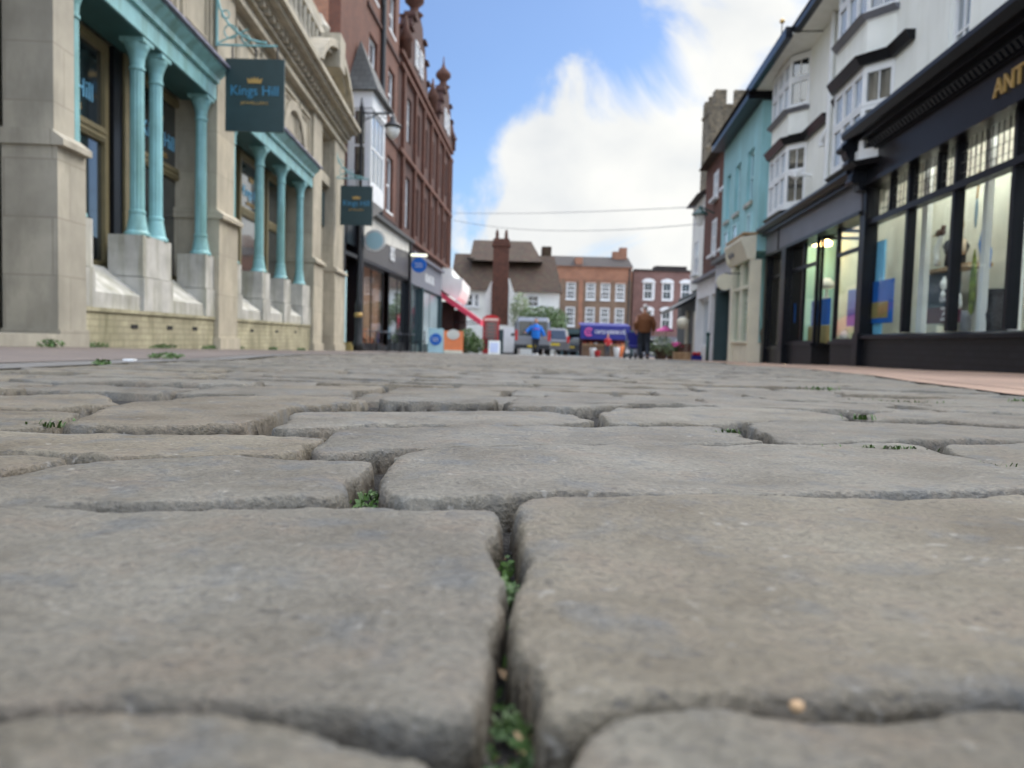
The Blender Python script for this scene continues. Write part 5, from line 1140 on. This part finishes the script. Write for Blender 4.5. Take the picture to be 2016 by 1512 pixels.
cx = [(728, 27.3), (748, 28.6), (770, 30.0), (795, 31.5)]
for k, (px, yy) in enumerate(((741, 27.8), (768, 29.6), (797, 31.6))):
    p = gnd(px, 685, yy); make_table(p, ['dark cafe table nearest the street lamp', 'middle dark cafe table under the round pale sign', 'farthest dark cafe table near the blue panel'][k])
    make_chair(p + Vector((-.6, .05, 0)), 1.6, ['dark chair left of the nearest cafe table', 'dark chair left of the middle cafe table', 'dark chair left of the farthest cafe table'][k])
    make_chair(p + Vector((.62, -.05, 0)), -1.5, ['dark chair right of the nearest cafe table', 'dark chair right of the middle cafe table', 'dark chair right of the farthest cafe table'][k])
p = gnd(683, 688, 23.2); tag(MB(TT(p)).box(-.16, .16, -.1, .1, 0, .18).box(-.12, .12, -.08, .08, .181, .26).build('stone_block', m_goldp, loc=p), 'small buff stone block at the foot of the street lamp', 'block')

# ---- A-boards
def aboard(px, yy, wd, ht, mat, label, face):
    p = gnd(px, 692, yy); o = thing('pavement_sign', p, label, 'sign board'); T = TT(p)
    for s in (-1, 1):
        mb = MB(T); mb.add([(a, s * (.30 - .26 * t) + (.02 if q else 0), t * ht) for a in (-wd / 2, wd / 2) for t in (0, 1) for q in (0, 1)], [(0, 1, 3, 2), (4, 6, 7, 5), (0, 4, 5, 1), (2, 3, 7, 6), (0, 2, 6, 4), (1, 5, 7, 3)]); mb.build('board', mat, o)
    fy = lambda a, b_, c: T(a, -.305 + .26 * c / ht + b_, c)
    if face == 'blue':
        n = 24; MB(fy).prism([(.27 * math.cos(6.283 * i / n), ht * .55 + .27 * math.sin(6.283 * i / n)) for i in range(n)], 1, -.02, -.005).build('blue_disc', m_blue, o); marks(fy, 0, -.028, ht * .55, .32, .07, m_wframe, o, 7, 2)
    if face == 'orange':
        n = 24; MB(fy).prism([(.30 * math.cos(6.283 * i / n), ht * .84 + .24 * math.sin(6.283 * i / n)) for i in range(n)], 1, -.03, -.005).build('pale_disc', m_buff, o); MB(fy).box(-wd / 2, wd / 2, -.03, -.005, 0, .14).build('foot_strip', m_cream, o)
    if face == 'paper': MB(fy).box(-wd * .36, wd * .36, -.02, -.005, ht * .15, ht * .85).build('notice', M('pale_blue_notice', (.55, .62, .8), .6, .05, 4, 0), o)
aboard(858, 35.5, .68, 1.12, m_turqf, 'pale pavement sign with a blue disc beside the grey shopfront', 'blue')
aboard(892, 36.5, .92, 1.05, m_orangeb, 'orange pavement sign with a round pale top', 'orange')
aboard(973, 41, .62, .72, m_white, 'small white notice board on the street by the phone box', 'paper')

# ---- shrubs in front of the tiled house
def shrub(name, px, yy, r, n, size, mat, label, zc, pot=None):
    p = gnd(px, 690, yy); o = thing(name, p, label, 'shrub'); rnd_ = random.Random(px)
    mb = MB(TT(p)); mb.leaves((0, 0, zc), r, n, size, rnd_); mb.build('foliage', mat, o, recalc=False)
    MB(TT(p)).tube([(0, 0, 0), (0, 0, zc)], [.05, .02], 6).build('stem', m_brownwall, o)
    if pot: MB(TT(p)).lathe(0, 0, [(.16, 0), (.22, .34), (.24, .36)], 12).build('pot', pot, o)
shrub('shrub', 918, 44, (.75, .5, .75), 900, .09, m_leaf, 'dark green shrub between the orange sign and the phone box', .7)
shrub('shrub', 938, 46, (.5, .4, .5), 420, .09, m_leaf, 'lower green shrub touching the left of the phone box', .5)
shrub('shrub', 1022, 57, (.8, .6, 1.4), 700, .11, m_leafp, 'pale green climbing shrub against the white gable', 3.2)
shrub('hedge', 1068, 56, (1.9, .8, 1.0), 2400, .10, m_leaf, 'clipped dark green hedge above the silver van', 2.6)
shrub('hedge', 1093, 55, (.85, .8, 1.4), 1200, .10, m_leaf, 'rounded dark hedge end right of the van', 1.6)
shrub('potted_plant', 1302, 26.5, (.42, .3, .42), 420, .05, m_leafp, 'pale green leafy plant in front of the flower stall', .42, m_terra)
shrub('potted_plant', 1322, 30, (.30, .25, .30), 260, .05, m_leaf, 'darker potted plant behind the pale green one', .35, m_terra)

# ---- red telephone box
p = gnd(966, 690, 50); o = thing('telephone_box', p, 'red telephone box in front of the tiled house', 'telephone box'); T = TT(p)
mb = MB(T); s = .46; H = 2.1
for sx in (-1, 1):
    for sy in (-1, 1): mb.box(sx * s - .06, sx * s + .06, sy * s - .06, sy * s + .06, 0, H)
mb.box(-s, s, -s, s, 0, .12); mb.build('frame', m_red, o)
mb = MB(T); mb.box(-s - .08, s + .08, -s - .08, s + .08, H, H + .22); mb.prism([(-s - .04, H + .22), (s + .04, H + .22)] + [((s) * math.cos(a), H + .24 + .17 * math.sin(a)) for a in [math.pi * i / 10 for i in range(11)]], 1, -s, s); mb.build('roof', m_red, o)
text_mesh('lettering', 'TELEPHONE', .13, m_wframe, T, 0, -s - .095, H + .11, o, width=.8); MB(T).box(-.46, .46, -s - .09, -s - .082, H + .04, H + .18).build('sign_strip', m_cream, o)
for rz in (0, math.pi / 2, math.pi, -math.pi / 2):
    Tr = TT(p, rz); mb = MB(Tr)
    for i in range(9): mb.box(-s + .06, s - .06, -s - .01, -s + .02, .3 + i * .215, .33 + i * .215)
    for x_ in (-.28, .28): mb.box(x_ - .015, x_ + .015, -s - .012, -s + .022, .3, H)
    mb.box(-s + .06, s - .06, -s - .01, -s + .02, .12, .3); f = mb.build('door' if rz == 0 else 'glazed_side', m_red, o); MB(Tr).box(-s + .06, s - .06, -s + .0, -s + .008, .33, H).build('pane', m_pane_d, f)
p = gnd(1001, 690, 47); o = thing('utility_cabinet', p, 'white cabinet with a dark side between the phone box and the silver van', 'cabinet'); T = TT(p)
MB(T).box(-.32, .38, -.25, .25, .12, 1.65).build('body', m_wframe, o); MB(T).box(-.62, -.33, -.25, .25, .0, 1.5).build('dark_side', m_signgreen, o); MB(T).box(-.32, .38, -.24, .24, 0, .12).build('plinth', m_iron, o)

# ---- vehicles (rear views)
def car(px, yy, wd, H_, Ln, mat, label, name, van=False, rz=0, plate=m_yellow):
    p = gnd(px, 690, yy); o = thing(name, p, label, 'van' if van else 'car'); T = TT(p, rz); w2 = wd / 2
    if van: side = [(0, .35), (0, .95), (.06, H_ - .25), (.18, H_ - .03), (.5, H_), (Ln - 1.9, H_), (Ln - .9, 1.25), (Ln - .1, 1.05), (Ln, .75), (Ln, .35)]
    else: side = [(0, .35), (0, .85), (.1, .95), (.45, H_ - .1), (.8, H_), (2.1, H_ - .02), (2.9, .98), (Ln - .1, .80), (Ln, .6), (Ln, .35)]
    mb = MB(T)                                   # body lofted with tumblehome
    pts = []; n = len(side)
    for k, (fx) in enumerate((-1, -.93, .93, 1)):
        for (b_, c) in side:
            t = max(0, (c - .95) / (H_ - .95)); ww = w2 * (1 - .16 * t) * abs(fx) * (1 if fx > 0 else -1) if False else math.copysign(w2 * (1 - .14 * t) * (1 if abs(fx) == 1 else .93), fx)
            ins = 0 if abs(fx) != 1 else .05; cc = min(c, H_ - ins) if c > .9 else c; bb = b_ + (ins if b_ < Ln / 2 else -ins); pts.append((ww, bb, cc))
    fs = [tuple(range(n)), tuple(range(4 * n - 1, 3 * n - 1, -1))] + [(k * n + i, k * n + (i + 1) % n, (k + 1) * n + (i + 1) % n, (k + 1) * n + i) for k in range(3) for i in range(n)]
    mb.add(pts, fs); body = mb.build('body', mat, o)
    zb = 1.02; zt_ = H_ - .22 if van else H_ - .12
    if van:
        for sx in (-1, 1): MB(T).box(min(sx * .06, sx * (w2 - .22)), max(sx * .06, sx * (w2 - .22)), -.005 + .0, .09, zb, zt_).build('rear_window', m_pane_d, o)
        MB(T).box(-.012, .012, -.012, .06, .45, H_ - .15).build('door_seam', m_iron, o)
        MB(T).box(.1, .16, -.03, .02, .9, 1.0).build('door_handle', m_iron, o)
    else:
        mb = MB(T); mb.add([(-w2 * .78, .12, .98), (w2 * .78, .12, .98), (w2 * .70, .42, H_ - .13), (-w2 * .70, .42, H_ - .13), (-w2 * .78, .09, .98), (w2 * .78, .09, .98), (w2 * .70, .39, H_ - .13), (-w2 * .70, .39, H_ - .13)], [(0, 1, 2, 3), (7, 6, 5, 4), (0, 4, 5, 1), (1, 5, 6, 2), (2, 6, 7, 3), (3, 7, 4, 0)]); mb.build('rear_window', m_pane_d, o)
    for sx in (-1, 1):
        a0, a1 = sorted((sx * (w2 - .02), sx * (w2 - .17))); MB(T).box(a0, a1, -.02, .1, .78, 1.15 if not van else 1.35).build('tail_light', m_lamp_red, o)
        a0, a1 = sorted((sx * w2 * .92, sx * (w2 + .008))); MB(T).prism([(.9, 1.0), (2.6, 1.0), (2.2, H_ - .18), (1.1, H_ - .18)], 0, a0, a1 - 0 if sx < 0 else a1).build('side_window', m_pane_d, o)
        for yb in (.75, Ln - .85):
            Tw = lambda a, b_, c, sx=sx, yb=yb: T(c, yb + a, b_)
            wh = MB(T).prism([(yb + .32 * math.cos(6.283 * i / 20), .32 + .32 * math.sin(6.283 * i / 20)) for i in range(20)], 0, min(sx * (w2 - .2), sx * (w2 + .01)), max(sx * (w2 - .2), sx * (w2 + .01))).build('tyre', m_rubber, o)
            MB(T).prism([(yb + .19 * math.cos(6.283 * i / 16), .32 + .19 * math.sin(6.283 * i / 16)) for i in range(16)], 0, min(sx * (w2 + .011), sx * (w2 + .02)), max(sx * (w2 + .011), sx * (w2 + .02))).build('rim', m_silver, wh)
        a0, a1 = sorted((sx * (w2 + .02), sx * (w2 + .2))); MB(T).box(a0, a1, Ln - 1.9 if not van else Ln - 1.6, Ln - 1.75 if not van else Ln - 1.4, 1.0, 1.18).build('wing_mirror', m_iron, o)
    MB(T).box(-w2 + .04, w2 - .04, -.09, .06, .34, .56).build('bumper', m_iron if van else mat, o); MB(T).box(-.27, .27, -.108, -.092, .60 if not van else .42, .72 if not van else .54).build('number_plate', plate, o)
    return o
car(1048, 41.5, 1.96, 2.05, 4.6, m_silver, 'silver van seen from behind, the person in blue passes it', 'van', True)
car(1092, 45, 1.75, 1.62, 4.3, m_greycar, 'grey hatchback parked right of the silver van', 'car', rz=.10)
car(1128, 58, 1.8, 1.40, 4.4, m_darkcar, 'dark saloon car beyond the grey hatchback', 'car', rz=-.9)
car(1145, 66, 1.8, 1.45, 4.2, M('white_car_paint', (.6, .61, .62), .3, .03, 2, 0), 'pale car partly hidden by the dark saloon', 'car', rz=-1.2)

# ---- people
def person(p, rz, label, H_, limbs, torso, legs, top_mat, leg_mat, hair_mat, skin=m_skin, hair_r=1.0, extra=None, facing_cam=False):
    """limbs: dict of joint positions (local metres); one continuous skin body, clothes as closed shells over it"""
    o = thing('person', p, label, 'person'); T = TT(p, rz, H_ / 1.76); J = limbs
    def shell(name, parts, mat, vox, smooth=8):
        mb = MB(T)
        for q in parts: (mb.tube(q[1], q[2], 12) if q[0] == 't' else mb.ball(q[1], q[2], 14, 10))
        ob = mb.build(name, mat, o, smooth=True); r = ob.modifiers.new('join', 'REMESH'); r.mode = 'VOXEL'; r.voxel_size = vox; r.use_smooth_shade = True
        s_ = ob.modifiers.new('soft', 'SMOOTH'); s_.factor = .5; s_.iterations = smooth; return ob
    def arm(side): return [J['sh' + side], J['el' + side], J['wr' + side]]
    def leg(side): return [J['hip' + side], J['kn' + side], J['an' + side]]
    body = [('b', J['head'], (.078, .098, .115)), ('t', [J['neck'], J['head']], [.055, .05]), ('t', [J['pel'], J['chest'], J['neck']], [.12, .14, .06])]
    for s_ in 'LR':
        body += [('t', arm(s_), [.045, .038, .026]), ('t', leg(s_), [.08, .055, .036])]
        wv = Vector(J['wr' + s_]); el = Vector(J['el' + s_]); d = (wv - el).normalized(); side = Vector((0, 1, 0)).cross(d).normalized() if abs(d.y) < .9 else Vector((1, 0, 0))
        fw = d.cross(side).normalized(); palm = wv + d * .05; body.append(('t', [tuple(wv), tuple(palm), tuple(wv + d * .09)], [.026, .036, .03]))
        for k in range(4): b0_ = wv + d * .08 + fw * (.027 - .018 * k); ln = (.062, .07, .066, .052)[k]; body.append(('t', [tuple(b0_), tuple(b0_ + d * ln * .55 + side * .006), tuple(b0_ + d * ln + side * .02)], [.009, .009, .007]))
        b0_ = wv + d * .03 + fw * .028; body.append(('t', [tuple(b0_), tuple(b0_ + d * .03 + fw * .025), tuple(b0_ + d * .055 + fw * .03)], [.011, .010, .008]))
        an = Vector(J['an' + s_]); body.append(('t', [tuple(an), (an.x, an.y, .04), (an.x, an.y + J['toe'] * .14, .035)], [.036, .04, .03]))
    h = Vector(J['head']); fy = J['toe']
    body += [('b', (h.x, h.y + fy * .10, h.z - .015), (.013, .02, .022)), ('b', (h.x, h.y + fy * .075, h.z - .075), (.035, .03, .03)), ('b', (h.x - .08, h.y, h.z - .01), (.012, .02, .03)), ('b', (h.x + .08, h.y, h.z - .01), (.012, .02, .03))]
    bd = shell('body', body, skin, .0085, 2)
    for sx in (-1, 1): MB(T).ball((h.x + sx * .03, h.y + fy * .089, h.z + .01), (.012, .008, .008), 8, 6).build('eye', m_iron, bd, smooth=True)
    MB(T).box(h.x - .022, h.x + .022, min(h.y + fy * .096, h.y + fy * .102), max(h.y + fy * .096, h.y + fy * .102), h.z - .058, h.z - .051).build('mouth', m_lamp_red, bd)
    shell('top', torso, top_mat, .016, 6); shell('trousers', legs, leg_mat, .016, 5)
    for s_ in 'LR':
        an = Vector(J['an' + s_]); shell('shoe', [('t', [(an.x, an.y - fy * .05, .05), (an.x, an.y + fy * .06, .05), (an.x, an.y + fy * .17, .04)], [.05, .052, .038])], m_wframe if facing_cam else m_iron, .012, 3)
    shell('hair', [('b', (h.x, h.y - fy * .018, h.z + .028), (.086 * hair_r, .098 * hair_r, .098 * hair_r))], hair_mat, .012, 2)
    if extra: extra(o, T, J)
    return o
# man in brown, seen from behind, walking away
J = dict(head=(0, .04, 1.64), neck=(0, .01, 1.47), chest=(0, 0, 1.28), pel=(0, 0, .95), shL=(-.20, 0, 1.40), elL=(-.29, .02, 1.13), wrL=(-.25, .10, .90), shR=(.20, 0, 1.40), elR=(.30, -.01, 1.12), wrR=(.29, .06, .87),
         hipL=(-.09, 0, .92), knL=(-.11, .10, .50), anL=(-.11, .02, .08), hipR=(.09, 0, .92), knR=(.10, .02, .49), anR=(.10, -.20, .10), toe=1)
torso = [('t', [(0, 0, .86), (0, -.01, 1.05), (0, 0, 1.25), (0, .01, 1.40), (0, .01, 1.50)], [.20, .21, .225, .17, .07]), ('t', [(-.2, 0, 1.20), (.2, 0, 1.20)], [.11, .11]), ('t', [(-.17, 0, 1.38), (-.29, .02, 1.13), (-.25, .09, .93)], [.095, .080, .058]), ('t', [(.17, 0, 1.38), (.30, -.01, 1.12), (.29, .05, .90)], [.095, .080, .058])]
legs = [('t', [(0, 0, .98), (0, 0, .86)], [.18, .17]), ('t', [(-.09, 0, .92), (-.11, .10, .50), (-.11, .02, .10)], [.125, .10, .085]), ('t', [(.09, 0, .92), (.10, .02, .49), (.10, -.19, .12)], [.125, .10, .085])]
def bag(o, T, J):
    w_ = J['wrL']; mb = MB(T); mb.box(w_[0] - .24, w_[0] + .06, w_[1] - .03, w_[1] + .12, .30, .66); c_ = mb.build('carrier_bag', m_cream, o); mb = MB(T); mb.tube([(w_[0] - .16, w_[1] + .04, .66), (w_[0] - .06, w_[1] + .04, .82), (w_[0] + .02, w_[1] + .04, .66)], .012, 6); mb.build('handle', m_cream, c_)
p = gnd(1267, 700, 25); person(p, -.05, 'man with white hair in a brown jacket and dark trousers walking away', 1.78, J, torso, legs, m_brownj, m_trouser, m_hairw)
p = gnd(1246, 700, 25.6); o = thing('pushchair', p, 'navy pushchair with small wheels beside the man in brown', 'pushchair'); T = TT(p, .2)
mb = MB(T); mb.tube([(-.2, -.3, .1), (-.2, .35, .98), (.2, .35, .98), (.2, -.3, .1)], .014, 6); mb.tube([(-.2, .3, .1), (-.2, -.1, .6)], .014, 6); mb.tube([(.2, .3, .1), (.2, -.1, .6)], .014, 6); mb.build('frame', m_silver, o)
mb = MB(T); mb.prism([(-.25, .35), (.1, .32), (.22, .80), (.10, .88), (.0, .45), (-.25, .42)], 0, -.17, .17); mb.build('seat', m_navy, o)
for a, b_ in ((-.2, -.3), (.2, -.3), (-.2, .3), (.2, .3)):
    wh = MB(T).prism([(b_ + .10 * math.cos(6.283 * i / 16), .10 + .10 * math.sin(6.283 * i / 16)) for i in range(16)], 0, a - .02, a + .02).build('wheel', m_rubber, o); MB(T).prism([(b_ + .05 * math.cos(6.283 * i / 12), .10 + .05 * math.sin(6.283 * i / 12)) for i in range(12)], 0, a - .026, a + .026).build('hub', m_silver, wh)
# person in the blue jumper, facing the camera, arms swinging
J = dict(head=(0, -.02, 1.63), neck=(0, 0, 1.46), chest=(0, 0, 1.28), pel=(0, 0, .95), shL=(-.19, 0, 1.39), elL=(-.34, .0, 1.20), wrL=(-.48, -.10, 1.10), shR=(.19, 0, 1.39), elR=(.31, .02, 1.13), wrR=(.42, .06, .90),
         hipL=(-.09, 0, .92), knL=(-.09, -.08, .50), anL=(-.09, .04, .09), hipR=(.09, 0, .92), knR=(.08, -.02, .50), anR=(.08, -.10, .08), toe=-1)
torso = [('t', [(0, 0, .80), (0, 0, .98), (0, 0, 1.25), (0, 0, 1.39), (0, 0, 1.49)], [.20, .215, .21, .16, .08]), ('t', [(-.14, 0, 1.30), (.14, 0, 1.30)], [.13, .13]), ('t', [(-.16, 0, 1.37), (-.34, 0, 1.20), (-.46, -.09, 1.11)], [.095, .085, .075]), ('t', [(.16, 0, 1.37), (.31, .02, 1.13), (.41, .05, .93)], [.095, .085, .070])]
legs = [('t', [(0, 0, .98), (0, 0, .86)], [.16, .15]), ('t', [(-.09, 0, .92), (-.09, -.08, .50), (-.09, .04, .10)], [.105, .075, .055]), ('t', [(.09, 0, .92), (.08, -.02, .50), (.08, -.09, .10)], [.105, .075, .055])]
def print_(o, T, J): marks(T, 0, -.225, 1.26, .28, .08, m_pink, o, 8)
p = gnd(1054, 692, 36.5); person(p, 0, 'person in an oversized bright blue jumper and black leggings walking towards the camera', 1.76, J, torso, legs, m_jumper, m_trouser, m_hair, facing_cam=True, extra=print_)
# stall keeper in red behind the blue awning
J = dict(head=(0, -.02, 1.63), neck=(0, 0, 1.46), chest=(0, 0, 1.28), pel=(0, 0, .95), shL=(-.18, 0, 1.39), elL=(-.24, .02, 1.12), wrL=(-.18, -.18, 1.02), shR=(.18, 0, 1.39), elR=(.25, .02, 1.12), wrR=(.2, -.16, 1.0),
         hipL=(-.09, 0, .92), knL=(-.09, 0, .50), anL=(-.09, 0, .09), hipR=(.09, 0, .92), knR=(.09, 0, .50), anR=(.09, 0, .09), toe=-1)
torso = [('t', [(0, 0, .85), (0, 0, 1.25), (0, 0, 1.39), (0, 0, 1.49)], [.16, .18, .15, .07]), ('t', [(-.15, 0, 1.37), (-.24, .02, 1.12), (-.18, -.16, 1.03)], [.08, .065, .055]), ('t', [(.15, 0, 1.37), (.25, .02, 1.12), (.2, -.14, 1.01)], [.08, .065, .055])]
p = gnd(1196, 692, 50); person(p, 0, 'person in a red top standing in front of the blue stall awning', 1.5, J, torso, [('t', [(0, 0, .98), (0, 0, .86)], [.15, .14]), ('t', [(-.09, 0, .92), (-.09, 0, .5), (-.09, 0, .1)], [.1, .08, .06]), ('t', [(.09, 0, .92), (.09, 0, .5), (.09, 0, .1)], [.1, .08, .06])], m_red, m_darkcar, m_hair)

# ---- blue stall awning with lettering, and its goods
yy = 54; W = facing(yy); z1, z0 = W.z(1190, 641), W.z(1190, 668); xa, xb = W.u(1143, 655), W.u(1241, 655)
o = thing('market_stall', ((xa + xb) / 2, yy, gz(yy)), 'market stall with a deep blue lettered awning in front of the orange brick house', 'stall')
mb = MB(); mb.add([(xa, yy, z0), (xb, yy, z0), (xb, yy + .15, z1), (xa, yy + .15, z1), (xa, yy + 1.9, z1 + .2), (xb, yy + 1.9, z1 + .2)], [(0, 1, 2, 3), (3, 2, 5, 4)])
mb.prism([(yy + .01, z0), (yy + .04, z0), (yy + .2, z1), (yy + 1.9, z1 + .19), (yy + 1.9, z1 + .17), (yy + .22, z1 - .03), (yy + .04, z0 - .02)], 0, xa + .002, xb - .002); mb.build('awning', m_navy, o)
Ts = lambda a, b_, c: Vector((a, yy - .02 + .15 * (c - z0) / (z1 - z0) + b_, c))
zc = (z0 + z1) / 2; text_mesh('lettering', 'CASTLE GARDENS LTD', .34, m_wframe, Ts, xa + (xb - xa) * .60, 0, zc + .02, o, 1, .01, width=(xb - xa) * .62)
cxx = xa + (xb - xa) * .17; mb = MB(Ts); mb.tube([(cxx + .26 * math.cos(a), 0, zc + .26 * math.sin(a)) for a in [.7 + i * .3 for i in range(17)]], .05, 6); mb.tube([(cxx + .10 * math.cos(a), 0, zc + .10 * math.sin(a)) for a in [i * .6283 for i in range(11)]], .03, 6); mb.build('emblem', m_pink, o)
for x_ in (xa + .1, (xa + xb) / 2, xb - .1):
    for y_ in (yy + .25, yy + 1.8): MB().tube([(x_, y_, gz(yy)), (x_, y_, z1 - .05)], .03, 6).build('pole', m_iron, o)
MB().box(xa + .2, xb - .2, yy + .5, yy + 1.7, gz(yy), gz(yy) + .75).build('counter', m_brownwall, o)
MB().box(xa + .1, xb - .1, yy + 1.82, yy + 1.86, gz(yy), z1).build('back_cloth', M('maroon_cloth', (.10, .02, .02), .8, .4, 3, 0), o)
rnd = random.Random(3); gcols = [m_red, m_orangeb, m_wframe, m_leaf, m_goldp, m_pink]; names = ['red', 'orange', 'white', 'green', 'golden', 'pink']
for k in range(8):
    x_ = xa + .4 + k * (xb - xa - .8) / 7; z_ = gz(yy) + .755; mt = gcols[k % 6]; p = Vector((x_, yy + .75, z_)); c_ = thing('produce_crate', p, '%s produce in the %s crate from the left on the market stall' % (names[k % 6], ['first', 'second', 'third', 'fourth', 'fifth', 'sixth', 'seventh', 'last'][k]), 'crate', 'crates on the market stall'); T = TT(p)
    mb = MB(T); mb.box(-.17, .17, -.13, -.11, 0, .15); mb.box(-.17, .17, .11, .13, 0, .15); mb.box(-.17, -.15, -.11, .11, 0, .15); mb.box(.15, .17, -.11, .11, 0, .15); mb.box(-.15, .15, -.11, .11, 0, .02); mb.build('crate', m_wood, c_)
    mb = MB(T); [mb.ball((rnd.uniform(-.11, .11), rnd.uniform(-.08, .08), .12 + rnd.uniform(0, .08)), .045, 8, 6) for _ in range(14)]; mb.build('produce', mt, c_, smooth=True)
for k, (px, yy2, mt, lb, h_) in enumerate(((1167, 44, m_wframe, 'small pale tub in front of the blue stall, left', .5), (1176, 43, m_red, 'small red tub in front of the blue stall', .35), (1214, 46, m_wframe, 'white bucket right of the person in red', .6), (1222, 47, m_orangeb, 'orange bucket behind the pushchair', .7))):
    p = gnd(px, 695, yy2); tag(MB(TT(p)).lathe(0, 0, [(.14, 0), (.19, h_ * .9), (.21, h_), (.17, h_), (.15, h_ * .6)], 14).build('bucket', mt, smooth=True, loc=p), lb, 'bucket', 'buckets by the market stall')
# dark green shop under the orange house
o = thing('dark_green_shopfront', (7.5, 79.8, gz(80)), 'dark green shopfront at the base of the orange brick house', 'shopfront'); W = facing(79.4)
MB(W).box(4.0, 12.4, -.4, 0, gz(80) - .2, 1.25).build('wall', m_signgreen, o); MB(W).box(4.0, 12.4, 0, .15, .85, 1.3).build('fascia', m_signgreen, o); window(W, o, 5.0, 8.0, -1.1, .8, .03, 3, 1, fm=m_signgreen, sill=False)
o = thing('grey_stone_shopfront', (16.5, 81.6, gz(82)), 'grey shopfront with white window at the base of the purplish brick house', 'shopfront'); W = facing(81.5)
MB(W).box(12.6, 20.5, -.4, 0, gz(82) - .2, .78).build('wall', m_greyfascia, o); window(W, o, 13.2, 15.4, -1.0, .5, .03, 2, 1, sill=False); window(W, o, 17.2, 19.4, -1.0, .5, .03, 2, 1, sill=False)
# flower stall with pink parasol on the right
p = gnd(1308, 695, 33); o = thing('parasol', p, 'small pink parasol over the flower stall', 'parasol'); T = TT(p)
MB(T).lathe(0, 0, [(.42, 1.20), (.40, 1.23), (.03, 1.42), (.01, 1.44)], 10).build('canopy', m_pink, o); MB(T).tube([(0, 0, 0), (0, 0, 1.4)], .025).build('pole', m_cream, o)
for k, (px, yy2, r, mt, lb) in enumerate(((1331, 28.5, .16, m_pink, 'pink flowers in a dark bucket near the parasol'), (1340, 31, .13, m_red, 'red flowers behind the pink ones'), (1296, 29, .17, m_wframe, 'white flowers left of the parasol pole'))):
    p = gnd(px, 700, yy2); o = thing('flower_bucket', p, lb, 'flowers', 'flower buckets at the stall'); T = TT(p); MB(T).lathe(0, 0, [(.12, 0), (.16, .3), (.17, .31)], 12).build('bucket', m_iron, o); rn = random.Random(k)
    mb = MB(T); mb.leaves((0, 0, .42), (r * 1.2, r * 1.2, .16), 160, .04, rn); mb.build('stems', m_leaf, o, recalc=False); mb = MB(T); [mb.ball((rn.uniform(-r, r), rn.uniform(-r, r), .48 + rn.uniform(0, .14)), .04, 7, 5) for _ in range(26)]; mb.build('blooms', mt, o, smooth=True)
for k, (px, yy2, zoff, mt, lb) in enumerate(((1337, 27.5, 0, m_wood, 'wooden crate on the ground by the flower stall'), (1347, 28.2, 0, m_wood, 'second wooden crate to the right of the first'), (1347, 28.2, .31, m_terra, 'terracotta coloured crate stacked on the second wooden one'))):
    p = gnd(px, 700, yy2) + Vector((0, 0, zoff)); mb = MB(TT(p)); 
    for z_ in (0, .1, .2): mb.box(-.2, .2, -.15, -.13, z_, z_ + .07); mb.box(-.2, .2, .13, .15, z_, z_ + .07); mb.box(-.2, -.18, -.13, .13, z_, z_ + .07); mb.box(.18, .2, -.13, .13, z_, z_ + .07)
    mb.box(-.18, .18, -.13, .13, 0, .015)
    for sx in (-.185, .185):
        for sy in (-.13, .13): mb.box(sx - .012, sx + .012, sy - .012, sy + .012, 0, .3)
    tag(mb.build('crate', mt, loc=p), lb, 'crate', 'crates by the flower stall')
p = gnd(1371, 705, 24.3); o = thing('toy_crate', p, 'deep blue crate holding red balls beside the white column', 'crate'); T = TT(p)
MB(T).box(-.15, .15, -.13, .13, 0, .16).build('crate', m_navy, o); mb = MB(T); [mb.ball((x_, y_, .21), .065, 10, 8) for x_, y_ in ((-.09, -.05), (.05, -.06), (-.02, .06), (.1, .05))]; mb.build('balls', m_red, o, smooth=True)
p = gnd(1356, 640, 30); 
o = thing('hanging_basket', WR(29.5, .6, 1.0), 'cream hanging lantern under the black canopy', 'lantern'); u, z = WR.at(1344, 636, 1.0); c = WR(u, 1.0, z); T = TT(c)
MB(T).lathe(0, 0, [(.05, -.2), (.18, -.15), (.2, .1), (.06, .2)], 12).build('shade', m_cream, o, smooth=True); MB(T).tube([(0, 0, .2), (0, 0, .7)], .01).build('cord', m_iron, o)
p = gnd(1392, 705, 23.6); o = tag(MB(TT(p)).tube([(0, 0, 0), (0, 0, .8)], .05, 10).ball((0, 0, .82), .07).build('bollard', m_greeniron, smooth=True, loc=p), 'dark green bollard by the pale grey shopfront', 'bollard')
